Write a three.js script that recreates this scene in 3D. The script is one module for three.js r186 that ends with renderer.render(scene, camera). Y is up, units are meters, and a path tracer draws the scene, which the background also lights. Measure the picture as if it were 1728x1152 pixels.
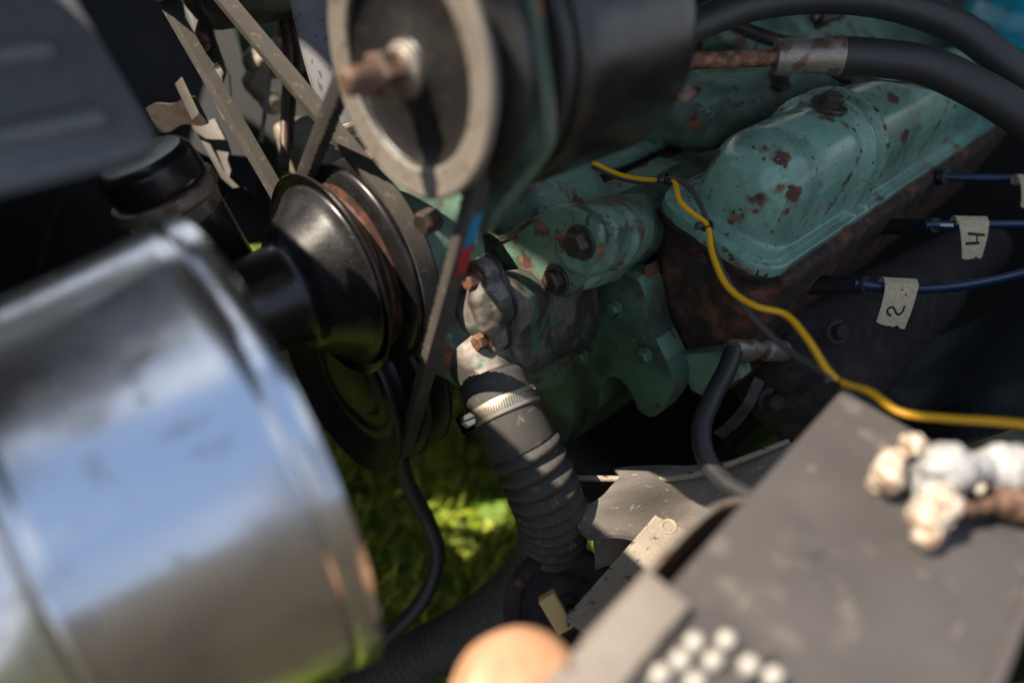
import * as THREE from 'three';
import { mergeGeometries, toCreasedNormals, mergeVertices } from 'three/addons/utils/BufferGeometryUtils.js';

// ---------------------------------------------------------------- camera, sky, sun, exposure
// world: x runs from the car's front to its rear, y is up, z points out over the near wing; the ground is y = 0
const scene = new THREE.Scene();
const EYE = new THREE.Vector3(0, 1.05, 0), YAW = 41, PITCH = 41, ROLL = 8, FOCAL = 1200, rad = Math.PI / 180;
const camera = new THREE.PerspectiveCamera(2 * Math.atan(576 / FOCAL) / rad, 1728 / 1152, 0.02, 400);
const FW = new THREE.Vector3(Math.cos(YAW * rad) * Math.cos(PITCH * rad), -Math.sin(PITCH * rad), -Math.sin(YAW * rad) * Math.cos(PITCH * rad));
const r0 = new THREE.Vector3().crossVectors(FW, new THREE.Vector3(0, 1, 0)).normalize(), u0 = new THREE.Vector3().crossVectors(r0, FW);
const RT = r0.clone().multiplyScalar(Math.cos(ROLL * rad)).addScaledVector(u0, Math.sin(ROLL * rad));
const UP = u0.clone().multiplyScalar(Math.cos(ROLL * rad)).addScaledVector(r0, -Math.sin(ROLL * rad));
camera.position.copy(EYE); camera.up.copy(UP); camera.lookAt(EYE.clone().add(FW));
camera.focus = 0.59; camera.userData.fStop = 1.8;
scene.add(camera);
const renderer = new THREE.WebGLRenderer();
renderer.toneMapping = THREE.LinearToneMapping; renderer.toneMappingExposure = 2.45;
renderer.shadowMap.enabled = true;
const SKY = 0.88, SUN = new THREE.Vector3(-0.476, 0.797, -0.369).normalize();
{
  // clear summer sky with thin bright cloud: pale at the horizon, deeper blue overhead, a soft glow round the sun
  const W = 512, H = 256, d = new Float32Array(W * H * 4), hz = (x, y, k) => { const s = Math.sin(x * 127.1 + y * 311.7 + k * 74.7) * 43758.5453; return s - Math.floor(s); };
  const vn = (x, y, per, k) => { const i = Math.floor(x), j = Math.floor(y), e = (t) => t * t * (3 - 2 * t), u = e(x - i), v = e(y - j), m = (q) => ((q % per) + per) % per; return (hz(m(i), j, k) * (1 - u) + hz(m(i + 1), j, k) * u) * (1 - v) + (hz(m(i), j + 1, k) * (1 - u) + hz(m(i + 1), j + 1, k) * u) * v; };
  for (let j = 0; j < H; j++) for (let i = 0; i < W; i++) {
    const el = ((j + 0.5) / H - 0.5) * Math.PI, az = ((i + 0.5) / W - 0.5) * 2 * Math.PI, dir = new THREE.Vector3(Math.cos(el) * Math.cos(az), Math.sin(el), Math.cos(el) * Math.sin(az)), up = Math.max(0, dir.y);
    const cl = Math.min(1, Math.max(0, (0.5 * vn(i / W * 8, j / H * 9, 8, 1) + 0.3 * vn(i / W * 16, j / H * 20, 16, 2) + 0.2 * vn(i / W * 40, j / H * 44, 40, 3) - 0.47) * 4)), g = Math.pow(Math.max(0, dir.dot(SUN)), 24) * 0.5, t = Math.pow(1 - up, 3);
    const c = [0.2 + 0.36 * t, 0.295 + 0.28 * t, 0.47 + 0.12 * t].map((q, k) => q * (1 - 0.7 * cl) + 0.75 * [1, 0.99, 0.97][k] * cl * 0.75 + g), o = (j * W + i) * 4;
    for (let k = 0; k < 3; k++) d[o + k] = SKY * (dir.y < 0 ? [0.2, 0.22, 0.14][k] : c[k]); d[o + 3] = 1;
  }
  const t = new THREE.DataTexture(d, W, H, THREE.RGBAFormat, THREE.FloatType); t.mapping = THREE.EquirectangularReflectionMapping; t.magFilter = THREE.LinearFilter; t.needsUpdate = true;
  scene.background = t; scene.environment = t;
}
const sun = new THREE.DirectionalLight(0xfff1de, 4.9);
sun.position.copy(SUN.clone().multiplyScalar(4)).add(new THREE.Vector3(0.4, 0.6, -0.3)); sun.target.position.set(0.4, 0.6, -0.3);
sun.castShadow = true; Object.assign(sun.shadow.camera, { left: -2.5, right: 2.5, top: 2.5, bottom: -2.5, near: 0.1, far: 12 }); sun.shadow.mapSize.set(4096, 4096);
scene.add(sun, sun.target);

// ---------------------------------------------------------------- helpers
const V = (x, y, z) => new THREE.Vector3(x, y, z), X1 = V(1, 0, 0), Y1 = V(0, 1, 0), Z1 = V(0, 0, 1);
const ray = (px, py) => FW.clone().addScaledVector(RT, (px - 864) / FOCAL).addScaledVector(UP, -(py - 576) / FOCAL);
const P = (px, py, d) => EYE.clone().addScaledVector(ray(px, py), d);                                    // at a depth
const PX = (px, py, x) => { const r = ray(px, py); return EYE.clone().addScaledVector(r, (x - EYE.x) / r.x); };   // on a plane x
const PY = (px, py, y) => { const r = ray(px, py); return EYE.clone().addScaledVector(r, (y - EYE.y) / r.y); };   // on a plane y
const PZ = (px, py, z) => { const r = ray(px, py); return EYE.clone().addScaledVector(r, (z - EYE.z) / r.z); };
let seed = 7; const rnd = () => { seed |= 0; seed = seed + 0x6D2B79F5 | 0; let t = Math.imul(seed ^ seed >>> 15, 1 | seed); t = t + Math.imul(t ^ t >>> 7, 61 | t) ^ t; return ((t ^ t >>> 14) >>> 0) / 4294967296; };
const clamp = (v, a = 0, b = 1) => Math.min(b, Math.max(a, v)), mix = (a, b, t) => a + (b - a) * t, sstep = (a, b, v) => { const t = clamp((v - a) / (b - a)); return t * t * (3 - 2 * t); };
const hash3 = (x, y, z) => { let h = Math.imul(x, 374761393) ^ Math.imul(y, 668265263) ^ Math.imul(z, 2147483647 - 61); h = Math.imul(h ^ h >>> 13, 1274126177); return ((h ^ h >>> 16) >>> 0) / 4294967296; };
function noise3(x, y, z) {
  const i = Math.floor(x), j = Math.floor(y), k = Math.floor(z), s = (t) => t * t * (3 - 2 * t), u = s(x - i), v = s(y - j), w = s(z - k);
  const a = (dx, dy, dz) => hash3(i + dx, j + dy, k + dz);
  return mix(mix(mix(a(0, 0, 0), a(1, 0, 0), u), mix(a(0, 1, 0), a(1, 1, 0), u), v), mix(mix(a(0, 0, 1), a(1, 0, 1), u), mix(a(0, 1, 1), a(1, 1, 1), u), v), w);
}
// tileable noise over u, v in 0..1
function tileNoise(freq, sd, oct = 4) {
  return (u, v) => {
    let s = 0, amp = 1, tot = 0;
    for (let o = 0, f = freq; o < oct; o++, f *= 2, amp *= 0.5) {
      const x = u * f, y = v * f, i = Math.floor(x), j = Math.floor(y), S = (t) => t * t * (3 - 2 * t), a = S(x - i), b = S(y - j), m = (q) => ((q % f) + f) % f;
      s += amp * mix(mix(hash3(m(i), m(j), sd + o), hash3(m(i + 1), m(j), sd + o), a), mix(hash3(m(i), m(j + 1), sd + o), hash3(m(i + 1), m(j + 1), sd + o), a), b); tot += amp;
    }
    return s / tot;
  };
}
// a material whose colour, roughness and relief come from fn(u, v) -> [r, g, b (sRGB 0..255), roughness, height 0..1, metal]
function surface(tile, fn, { size = 512, bump = 0.0004, ...rest } = {}) {
  const c = new Uint8Array(size * size * 4), r = new Uint8Array(size * size * 4);   // r: height, roughness, metal
  for (let j = 0; j < size; j++) for (let i = 0; i < size; i++) {
    const o = (j * size + i) * 4, q = fn((i + 0.5) / size, (j + 0.5) / size);
    for (let k = 0; k < 3; k++) c[o + k] = clamp(q[k], 0, 255);
    r[o] = clamp((q[4] ?? 0.5) * 255, 0, 255); r[o + 1] = clamp(q[3] * 255, 0, 255); r[o + 2] = clamp((q[5] ?? 0) * 255, 0, 255);
    c[o + 3] = r[o + 3] = 255;
  }
  const T = (d, srgb) => { const t = new THREE.DataTexture(d, size, size); t.wrapS = t.wrapT = THREE.RepeatWrapping; t.magFilter = THREE.LinearFilter; t.minFilter = THREE.LinearMipmapLinearFilter; t.generateMipmaps = true; t.repeat.set(1 / tile, 1 / tile); if (srgb) t.colorSpace = THREE.SRGBColorSpace; t.needsUpdate = true; return t; };
  const rt = T(r);
  return new THREE.MeshPhysicalMaterial({ map: T(c, true), roughnessMap: rt, metalnessMap: rt, roughness: 1, metalness: 1, bumpMap: rt, bumpScale: bump, ...rest });
}
const plain = (hex, rough = 0.6, metal = 0, extra = {}) => new THREE.MeshPhysicalMaterial({ color: hex, roughness: rough, metalness: metal, ...extra });
// geometry -> uv in metres by the dominant axis of each face
function boxUV(g) {
  const n = g.index ? g.toNonIndexed() : g; if (!n.attributes.normal) n.computeVertexNormals();
  const p = n.attributes.position, uv = new Float32Array(p.count * 2), a = V(), b = V(), c = V();
  for (let i = 0; i < p.count; i += 3) {
    a.fromBufferAttribute(p, i); b.fromBufferAttribute(p, i + 1); c.fromBufferAttribute(p, i + 2);
    const f = b.clone().sub(a).cross(c.clone().sub(a)), ax = Math.abs(f.x), ay = Math.abs(f.y), az = Math.abs(f.z);
    [a, b, c].forEach((q, k) => { const o = (i + k) * 2; if (ay >= ax && ay >= az) { uv[o] = q.x; uv[o + 1] = q.z; } else if (ax >= az) { uv[o] = q.z; uv[o + 1] = q.y; } else { uv[o] = q.x; uv[o + 1] = q.y; } });
  }
  n.setAttribute('uv', new THREE.BufferAttribute(uv, 2)); return n;
}
const crease = (g, ang = 0.55) => { g.scale(2000, 2000, 2000); const q = toCreasedNormals(g, ang); q.scale(1 / 2000, 1 / 2000, 1 / 2000); return q; };      // the helper rounds positions to a hundredth, so it works on half-millimetres
function gridGeo(rows, wrap, uvf) {          // rows of equal length of Vector3
  const m = rows[0].length, pos = [], uv = [], idx = [];
  rows.forEach((r, i) => r.forEach((q, j) => { pos.push(q.x, q.y, q.z); const t = uvf ? uvf(i, j) : [i, j]; uv.push(t[0], t[1]); }));
  for (let i = 0; i + 1 < rows.length; i++) for (let j = 0; j + 1 < m; j++) { const a = i * m + j, b = a + 1, c = a + m, d = c + 1; idx.push(a, c, b, b, c, d); }
  const g = new THREE.BufferGeometry(); g.setAttribute('position', new THREE.Float32BufferAttribute(pos, 3)); g.setAttribute('uv', new THREE.Float32BufferAttribute(uv, 2)); g.setIndex(idx); g.computeVertexNormals();
  if (wrap) { const nn = g.attributes.normal; for (let i = 0; i < rows.length; i++) { const a = i * m, b = a + m - 1, s = V(nn.getX(a) + nn.getX(b), nn.getY(a) + nn.getY(b), nn.getZ(a) + nn.getZ(b)).normalize(); nn.setXYZ(a, s.x, s.y, s.z); nn.setXYZ(b, s.x, s.y, s.z); } }
  return g;
}
function frame(a) { const d = a.clone().normalize(), e1 = Math.abs(d.y) < 0.9 ? V().crossVectors(Y1, d).normalize() : V().crossVectors(X1, d).normalize(), e2 = V().crossVectors(d, e1); return [d, e1, e2]; }
// turned shape: profile of [s along axis, r]
function turned(o, axis, prof, seg = 72, cr = 0.5) {
  const [d, e1, e2] = frame(axis), rows = []; let L = 0; const Ls = [], rm = Math.max(...prof.map((q) => q[1]));
  prof.forEach((q, i) => { if (i) L += Math.hypot(q[0] - prof[i - 1][0], q[1] - prof[i - 1][1]); Ls.push(L); });
  for (const [s, r] of prof) { const row = []; for (let j = 0; j <= seg; j++) { const t = -j / seg * Math.PI * 2; row.push(o.clone().addScaledVector(d, s).addScaledVector(e1, Math.cos(t) * Math.max(r, 1e-5)).addScaledVector(e2, Math.sin(t) * Math.max(r, 1e-5))); } rows.push(row); }
  return crease(gridGeo(rows, true, (i, j) => [j / seg * Math.PI * 2 * rm, Ls[i]]), cr);
}
// rounds the corners of a profile
function soften(prof, b) {
  const out = [prof[0]];
  for (let i = 1; i + 1 < prof.length; i++) {
    const [p, q, n] = [prof[i - 1], prof[i], prof[i + 1]], l1 = Math.hypot(p[0] - q[0], p[1] - q[1]), l2 = Math.hypot(n[0] - q[0], n[1] - q[1]), t = Math.min(b, l1 * 0.45, l2 * 0.45);
    const A = [q[0] + (p[0] - q[0]) / l1 * t, q[1] + (p[1] - q[1]) / l1 * t], B = [q[0] + (n[0] - q[0]) / l2 * t, q[1] + (n[1] - q[1]) / l2 * t];
    for (let k = 0; k <= 3; k++) { const w = k / 3; out.push([(1 - w) ** 2 * A[0] + 2 * w * (1 - w) * q[0] + w * w * B[0], (1 - w) ** 2 * A[1] + 2 * w * (1 - w) * q[1] + w * w * B[1]]); }
  }
  out.push(prof[prof.length - 1]); return out;
}
const spline = (pts) => new THREE.CatmullRomCurve3(pts, false, 'centripetal');
// hose, wire, pipe: r may be a function of (t, length)
function tube(pts, r, { n = 0, seg = 20, cap = true } = {}) {
  const c = pts.getPointAt ? pts : spline(pts), len = c.getLength(), N = n || Math.max(12, Math.ceil(len / 0.003)), rows = [];
  const fr = c.computeFrenetFrames(N, false), f = typeof r === 'function' ? r : () => r; let rm = f(0.5, len * 0.5);
  const put = (t, i, k) => { const o = c.getPointAt(t), row = []; for (let j = 0; j <= seg; j++) { const a = j / seg * Math.PI * 2; row.push(o.clone().addScaledVector(fr.normals[i], Math.cos(a) * k).addScaledVector(fr.binormals[i], Math.sin(a) * k)); } rows.push(row); };
  if (cap) put(0, 0, 1e-5);
  for (let i = 0; i <= N; i++) put(i / N, i, f(i / N, len * i / N));
  if (cap) put(1, N, 1e-5);
  return crease(gridGeo(rows, true, (i, j) => [i / N * len, j / seg * Math.PI * 2 * rm]), 0.9);
}
// flat strip of given width and thickness swept along points; wdir(t) gives the width direction
function strip(pts, width, thick, wdir, n = 40) {
  const c = spline(pts), len = c.getLength(), rows = [];
  for (let i = 0; i <= n; i++) {
    const t = i / n, o = c.getPointAt(t), T = c.getTangentAt(t), w = (typeof wdir === 'function' ? wdir(t) : wdir).clone(); w.addScaledVector(T, -w.dot(T)).normalize();
    const N = V().crossVectors(T, w), h = (typeof width === 'function' ? width(t) : width) / 2, k = thick / 2;
    rows.push([[-h, -k], [h, -k], [h, k], [-h, k], [-h, -k]].map(([a, b]) => o.clone().addScaledVector(w, a).addScaledVector(N, b)));
  }
  const g = gridGeo(rows, false, (i, j) => [i / n * len, [0, 0.03, 0.034, 0.064, 0.068][j]]);
  const capOf = (r, flip) => { const q = gridGeo([[r[0], r[3]], [r[1], r[2]]], false); if (flip) q.index.array.reverse(); return q; };
  return crease(mergeGeometries([g.toNonIndexed(), capOf(rows[0]).toNonIndexed(), capOf(rows[n], true).toNonIndexed()].map((q) => { q.computeVertexNormals(); return q; })), 0.5);
}
// slab from a closed outline of world points on one plane, pushed along dir by t, with a small bevel
function slab(pts, dir, t, bevel = 0.002, smooth = 0, holes = []) {
  const d = dir.clone().normalize(), [, e1, e2] = frame(d), o = pts[0], to = (q) => { const r = q.clone().sub(o); return new THREE.Vector2(r.dot(e1), r.dot(e2)); };
  const outline = (arr) => { let q = arr.map(to); if (smooth) { const c = new THREE.SplineCurve([...q, q[0]]); const cc = new THREE.CatmullRomCurve3(q.map((w) => V(w.x, w.y, 0)), true, 'centripetal'); q = cc.getPoints(q.length * smooth).slice(0, -1).map((w) => new THREE.Vector2(w.x, w.y)); } return q; };
  const sh = new THREE.Shape(outline(pts)); for (const h of holes) sh.holes.push(new THREE.Path(outline(h)));
  const g = new THREE.ExtrudeGeometry(sh, { depth: Math.max(1e-4, t - 2 * bevel), bevelEnabled: bevel > 0, bevelSize: bevel, bevelThickness: bevel, bevelOffset: -bevel, bevelSegments: 2, curveSegments: 6 });
  g.translate(0, 0, bevel);
  g.applyMatrix4(new THREE.Matrix4().makeBasis(e1, e2, d).setPosition(o)); return boxUV(crease(g, 0.5));
}
function rbox(w, h, d, r = 0.002) {
  const sh = new THREE.Shape(), a = w / 2 - r, b = h / 2 - r; sh.moveTo(-a, -h / 2 + 0); sh.lineTo(a, -h / 2); sh.absarc(a, -b, r, -Math.PI / 2, 0); sh.absarc(a, b, r, 0, Math.PI / 2); sh.absarc(-a, b, r, Math.PI / 2, Math.PI); sh.absarc(-a, -b, r, Math.PI, Math.PI * 1.5);
  const g = new THREE.ExtrudeGeometry(sh, { depth: d - 2 * r, bevelEnabled: true, bevelSize: r * 0.7, bevelThickness: r, bevelOffset: -r * 0.7, bevelSegments: 2, curveSegments: 3 }); g.translate(0, 0, -d / 2 + r); return crease(g, 0.6);
}
const place = (g, o, ex, ey, ez) => boxUV(g.applyMatrix4(new THREE.Matrix4().makeBasis(ex, ey, ez).setPosition(o)));
// distance fields, meshed with surface nets
const smin = (a, b, k) => { const h = Math.max(k - Math.abs(a - b), 0) / k; return Math.min(a, b) - h * h * k * 0.25; }, smax = (a, b, k) => -smin(-a, -b, k);
const cap = (a, b, ra, rb = ra) => { const ab = b.clone().sub(a), L2 = ab.lengthSq(); return (x, y, z) => { const px = x - a.x, py = y - a.y, pz = z - a.z, t = clamp((px * ab.x + py * ab.y + pz * ab.z) / L2); return Math.hypot(px - ab.x * t, py - ab.y * t, pz - ab.z * t) - mix(ra, rb, t); }; };
const rod = (a, b, r, e = 0.002) => { const ab = b.clone().sub(a), L = ab.length(); ab.normalize(); return (x, y, z) => { const px = x - a.x, py = y - a.y, pz = z - a.z, s = px * ab.x + py * ab.y + pz * ab.z, q = Math.hypot(px - ab.x * s, py - ab.y * s, pz - ab.z * s) - r + e, w = Math.abs(s - L / 2) - L / 2 + e; return Math.min(Math.max(q, w), 0) + Math.hypot(Math.max(q, 0), Math.max(w, 0)) - e; }; };
const brick = (o, ex, ey, ez, hx, hy, hz, e = 0.003) => (x, y, z) => { const px = x - o.x, py = y - o.y, pz = z - o.z, a = Math.abs(px * ex.x + py * ex.y + pz * ex.z) - hx + e, b = Math.abs(px * ey.x + py * ey.y + pz * ey.z) - hy + e, c = Math.abs(px * ez.x + py * ez.y + pz * ez.z) - hz + e; return Math.min(Math.max(a, b, c), 0) + Math.hypot(Math.max(a, 0), Math.max(b, 0), Math.max(c, 0)) - e; };
const join = (k, ...fs) => (x, y, z) => { let d = fs[0](x, y, z); for (let i = 1; i < fs.length; i++) d = smin(d, fs[i](x, y, z), k); return d; };
const cut = (f, g, k = 0.003) => (x, y, z) => smax(f(x, y, z), -g(x, y, z), k);
const rough3 = (f, amp, fr) => (x, y, z) => f(x, y, z) + amp * (noise3(x * fr, y * fr, z * fr) - 0.5);
function nets(f, lo, hi, cell) {
  const nx = Math.ceil((hi.x - lo.x) / cell) + 1, ny = Math.ceil((hi.y - lo.y) / cell) + 1, nz = Math.ceil((hi.z - lo.z) / cell) + 1, F = new Float32Array(nx * ny * nz), id = (i, j, k) => (k * ny + j) * nx + i;
  const B = 5, far = B * 0.5 * cell * 1.74 * 1.35 + 0.004;       // blocks well away from the surface take the value at their middle
  for (let k0 = 0; k0 < nz; k0 += B) for (let j0 = 0; j0 < ny; j0 += B) for (let i0 = 0; i0 < nx; i0 += B) {
    const h = (B - 1) / 2, m = f(lo.x + (i0 + h) * cell, lo.y + (j0 + h) * cell, lo.z + (k0 + h) * cell), all = Math.abs(m) > far;
    for (let k = k0; k < Math.min(nz, k0 + B); k++) for (let j = j0; j < Math.min(ny, j0 + B); j++) for (let i = i0; i < Math.min(nx, i0 + B); i++) F[id(i, j, k)] = all ? m : f(lo.x + i * cell, lo.y + j * cell, lo.z + k * cell);
  }
  const c = new Float64Array(8), vi = new Int32Array(nx * ny * nz).fill(-1), pos = [], nor = [], idx = [], E = [[0, 1], [2, 3], [4, 5], [6, 7], [0, 2], [1, 3], [4, 6], [5, 7], [0, 4], [1, 5], [2, 6], [3, 7]];
  for (let k = 0; k + 1 < nz; k++) for (let j = 0; j + 1 < ny; j++) for (let i = 0; i + 1 < nx; i++) {
    let neg = 0; for (let q = 0; q < 8; q++) { const w = F[id(i + (q & 1), j + (q >> 1 & 1), k + (q >> 2))]; c[q] = w; if (w < 0) neg++; } if (!neg || neg === 8) continue;
    let s = 0, x = 0, y = 0, z = 0; for (const [a, b] of E) if (c[a] < 0 !== c[b] < 0) { const t = c[a] / (c[a] - c[b]); x += mix(a & 1, b & 1, t); y += mix(a >> 1 & 1, b >> 1 & 1, t); z += mix(a >> 2, b >> 2, t); s++; }
    const wx = lo.x + (i + x / s) * cell, wy = lo.y + (j + y / s) * cell, wz = lo.z + (k + z / s) * cell, e = cell * 0.5;
    vi[id(i, j, k)] = pos.length / 3; pos.push(wx, wy, wz);
    const n = V(f(wx + e, wy, wz) - f(wx - e, wy, wz), f(wx, wy + e, wz) - f(wx, wy - e, wz), f(wx, wy, wz + e) - f(wx, wy, wz - e)).normalize(); nor.push(n.x, n.y, n.z);
  }
  const quad = (a, b, c, d, fl) => { if (a < 0 || b < 0 || c < 0 || d < 0) return; fl ? idx.push(a, c, b, a, d, c) : idx.push(a, b, c, a, c, d); };
  for (let k = 1; k + 1 < nz; k++) for (let j = 1; j + 1 < ny; j++) for (let i = 1; i + 1 < nx; i++) {
    const a = F[id(i, j, k)] < 0;
    if (a !== F[id(i + 1, j, k)] < 0) quad(vi[id(i, j - 1, k - 1)], vi[id(i, j, k - 1)], vi[id(i, j, k)], vi[id(i, j - 1, k)], !a);
    if (a !== F[id(i, j + 1, k)] < 0) quad(vi[id(i - 1, j, k - 1)], vi[id(i - 1, j, k)], vi[id(i, j, k)], vi[id(i, j, k - 1)], !a);
    if (a !== F[id(i, j, k + 1)] < 0) quad(vi[id(i - 1, j - 1, k)], vi[id(i, j - 1, k)], vi[id(i, j, k)], vi[id(i - 1, j, k)], !a);
  }
  const g = new THREE.BufferGeometry(); g.setAttribute('position', new THREE.Float32BufferAttribute(pos, 3)); g.setAttribute('normal', new THREE.Float32BufferAttribute(nor, 3)); g.setIndex(idx); return boxUV(g);
}
const around = (pts, m) => { const b = new THREE.Box3().setFromPoints(pts).expandByScalar(m); return [b.min, b.max]; };
// objects
const used = new Map(), numbered = (n) => { const k = used.get(n) ?? 0; used.set(n, k + 1); return k ? `${n}_${String(k).padStart(3, '0')}` : n; };
const done = [];
function mesh(name, geos, mat, parent) {
  const list = (Array.isArray(geos) ? geos : [geos]).map((g) => { const q = g.index ? g.toNonIndexed() : g; for (const k of Object.keys(q.attributes)) if (!['position', 'normal', 'uv'].includes(k)) q.deleteAttribute(k); if (!q.attributes.normal) q.computeVertexNormals(); return q; });
  const m = new THREE.Mesh(list.length > 1 ? mergeGeometries(list) : list[0], mat); m.name = name; m.castShadow = m.receiveShadow = true; parent?.add(m); return m;
}
function thing(name, label, category, group) { const o = new THREE.Group(); o.name = numbered(name); o.userData = { label, category }; if (group) o.userData.group = group; scene.add(o); done.push(o); return o; }
function solo(name, geos, mat, label, category, group) { const m = mesh(numbered(name), geos, mat, scene); m.userData = { label, category }; if (group) m.userData.group = group; return m; }
function structure(name, geos, mat) { const m = mesh(numbered(name), geos, mat, scene); m.userData.kind = 'structure'; return m; }
// hexagon-headed bolt: head, washer; axis points out of the surface
function hexHead(o, axis, r, h, turn = 0) {
  const [d, e1, e2] = frame(axis), prof = [[0, r], [h * 0.82, r], [h, r * 0.86], [h, 0]], rows = [];
  prof.forEach(([s, q]) => { const row = []; for (let j = 0; j <= 6; j++) { const t = -j / 6 * Math.PI * 2 + turn; row.push(o.clone().addScaledVector(d, s).addScaledVector(e1, Math.cos(t) * Math.max(q, 1e-5)).addScaledVector(e2, Math.sin(t) * Math.max(q, 1e-5))); } rows.push(row); });
  return boxUV(crease(gridGeo(rows, false), 0.3));
}
function bolt(parent, o, axis, r, h, mat, { washer = 1.45, wh = 0.0022, turn = 0.3, label } = {}) {
  const b = mesh('bolt', hexHead(o.clone().addScaledVector(axis, wh), axis, r, h, turn), mat, parent); if (label) b.userData.label = label;
  if (washer) mesh('washer', turned(o, axis, [[0, 0], [0, r * washer], [wh * 0.7, r * washer], [wh, r * washer * 0.94], [wh, 0]], 24), mat, b);
  return b;
}
// ---------------------------------------------------------------- materials
const M = {};
{
  const baked = (n) => { const S = 512, F = new Float32Array(S * S); for (let j = 0; j < S; j++) for (let i = 0; i < S; i++) F[j * S + i] = n(i / S, j / S); return (u, v) => { const x = u * S, y = v * S, i = Math.floor(x), j = Math.floor(y), a = x - i, b = y - j, i0 = i & 511, i1 = i + 1 & 511, j0 = (j & 511) * S, j1 = (j + 1 & 511) * S; return (F[j0 + i0] * (1 - a) + F[j0 + i1] * a) * (1 - b) + (F[j1 + i0] * (1 - a) + F[j1 + i1] * a) * b; }; };
  const [n1, n2, n3, n4, n5, n6, streak] = [tileNoise(4, 11, 5), tileNoise(9, 23, 5), tileNoise(24, 37, 3), tileNoise(64, 41, 2), tileNoise(3, 57, 6), tileNoise(14, 71, 4), tileNoise(6, 83, 4)].map(baked);
  const lerp3 = (a, b, t) => [0, 1, 2].map((k) => mix(a[k], b[k], t));
  // enamel on cast iron or pressed steel, chipped to rust; grime is a mottled film of oil
  const enamel = (base, { chip = 0.66, grime = 0.3, gloss = 0.35, pit = 0, dark = [22, 22, 18] }) => (u, v) => {
    const a = n2(u, v), b = n6(u, v), c = n1(u, v), fine = n4(u, v);
    let col = lerp3(base, base.map((q) => q * 0.8), c); col = col.map((q) => q * (0.94 + 0.12 * fine));
    const film = sstep(0.45, 0.75, n5(v, u)) * grime; col = lerp3(col, dark, film);
    const speck = Math.max(sstep(0.74, 0.8, n3(v, u)), sstep(0.83, 0.88, n4(v, u)) * sstep(0.42, 0.56, n1(v, u))) * 0.75; col = lerp3(col, [62, 50, 38], speck);
    const e = Math.max(a * 0.6 + b * 0.4, chip - 0.115 + 0.16 * sstep(0.62, 0.84, n3(u, v)) * sstep(0.42, 0.6, c)), edge = sstep(chip - 0.045, chip + 0.01, e), bare = sstep(chip - 0.008, chip + 0.03, e + 0.03 * (fine - 0.5));
    const halo = sstep(chip - 0.1, chip, e) * sstep(0.35, 0.65, n3(u, v)); col = lerp3(col, [104, 96, 70], halo * 0.45); col = lerp3(col, base.map((q) => Math.min(255, q * 0.62)), edge * 0.5); col = lerp3(col, lerp3([78, 50, 42], [132, 86, 64], sstep(0.3, 0.7, n3(v, u))), bare);
    return [...col, mix(mix(gloss, gloss + 0.3, film), 0.85, bare) + (fine - 0.5) * 0.12, 0.62 - 0.35 * bare + 0.12 * fine * (1 + pit) + pit * 0.5 * n3(u, v), 0];
  };
  M.cover = surface(0.2, enamel([126, 166, 148], { chip: 0.64, grime: 0.22, gloss: 0.2 }), { size: 1024, bump: 0.00025, specularIntensity: 0.8 });
  M.casting = surface(0.18, enamel([112, 144, 124], { chip: 0.63, grime: 0.45, gloss: 0.5, pit: 1 }), { size: 512, bump: 0.0007 });
  M.plate = surface(0.2, enamel([80, 116, 94], { chip: 0.67, grime: 0.6, gloss: 0.5, pit: 0.6 }), { bump: 0.0006 });
  M.bracket = surface(0.16, enamel([108, 140, 118], { chip: 0.63, grime: 0.5, gloss: 0.45 }), { bump: 0.0005 });
  M.turquoise = surface(0.2, enamel([28, 150, 172], { chip: 0.70, grime: 0.1, gloss: 0.25 }), { bump: 0.0003 });
  const rusty = (A, B, g = 0.85) => (u, v) => { const a = n2(u, v), b = n3(u, v), c = n1(v, u); let col = lerp3(A, B, sstep(0.35, 0.7, a * 0.7 + b * 0.3)); col = lerp3(col, [34, 26, 22], sstep(0.55, 0.75, c) * 0.75); return [...col, g, 0.3 + 0.5 * b * a, 0]; };
  M.rustIron = surface(0.15, rusty([42, 29, 24], [96, 60, 40]), { bump: 0.0012 });
  M.rustBolt = surface(0.05, rusty([98, 62, 44], [150, 106, 78], 0.62), { size: 256, bump: 0.0004 });
  M.rustNut = surface(0.05, rusty([70, 50, 41], [112, 84, 66], 0.55), { size: 256, bump: 0.0004 });
  M.darkBolt = surface(0.05, rusty([44, 38, 34], [82, 62, 50], 0.5), { size: 256, bump: 0.0004 });
  M.groove = surface(0.08, rusty([58, 38, 31], [94, 60, 44], 0.55), { size: 256, bump: 0.0004 });
  M.exhaust = surface(0.12, rusty([34, 30, 32], [58, 48, 46], 0.9), { bump: 0.0012 });
  M.castGrey = surface(0.14, (u, v) => { const a = n1(u, v), b = n3(u, v), c = n2(v, u); let col = lerp3([96, 90, 84], [132, 124, 114], b); col = lerp3(col, [44, 40, 36], sstep(0.42, 0.62, a) * 0.7); col = lerp3(col, [70, 104, 84], sstep(0.63, 0.66, c) * 0.8); return [...col, 0.6, 0.4 + 0.3 * b, 0.25]; }, { bump: 0.0007 });
  // black paint with dust specks and fine scratches
  const black = (base, dust, gl, amt) => (u, v) => { const b = n4(v, u), c = n1(u, v), d = n2(v, u), s = sstep(0.80, 0.87, b) * sstep(0.4, 0.62, d); const col = lerp3(base, dust, clamp(s * 0.45 + amt * (0.5 * c + 0.5 * b))); return [...col, gl + 0.3 * s + 0.16 * (c - 0.5) + 0.1 * (b - 0.5), 0.5 + 0.25 * s + 0.1 * b, 0]; };
  M.blackGloss = surface(0.07, black([18, 17, 17], [128, 119, 106], 0.3, 0.16), { size: 512, bump: 0.00015 });
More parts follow.
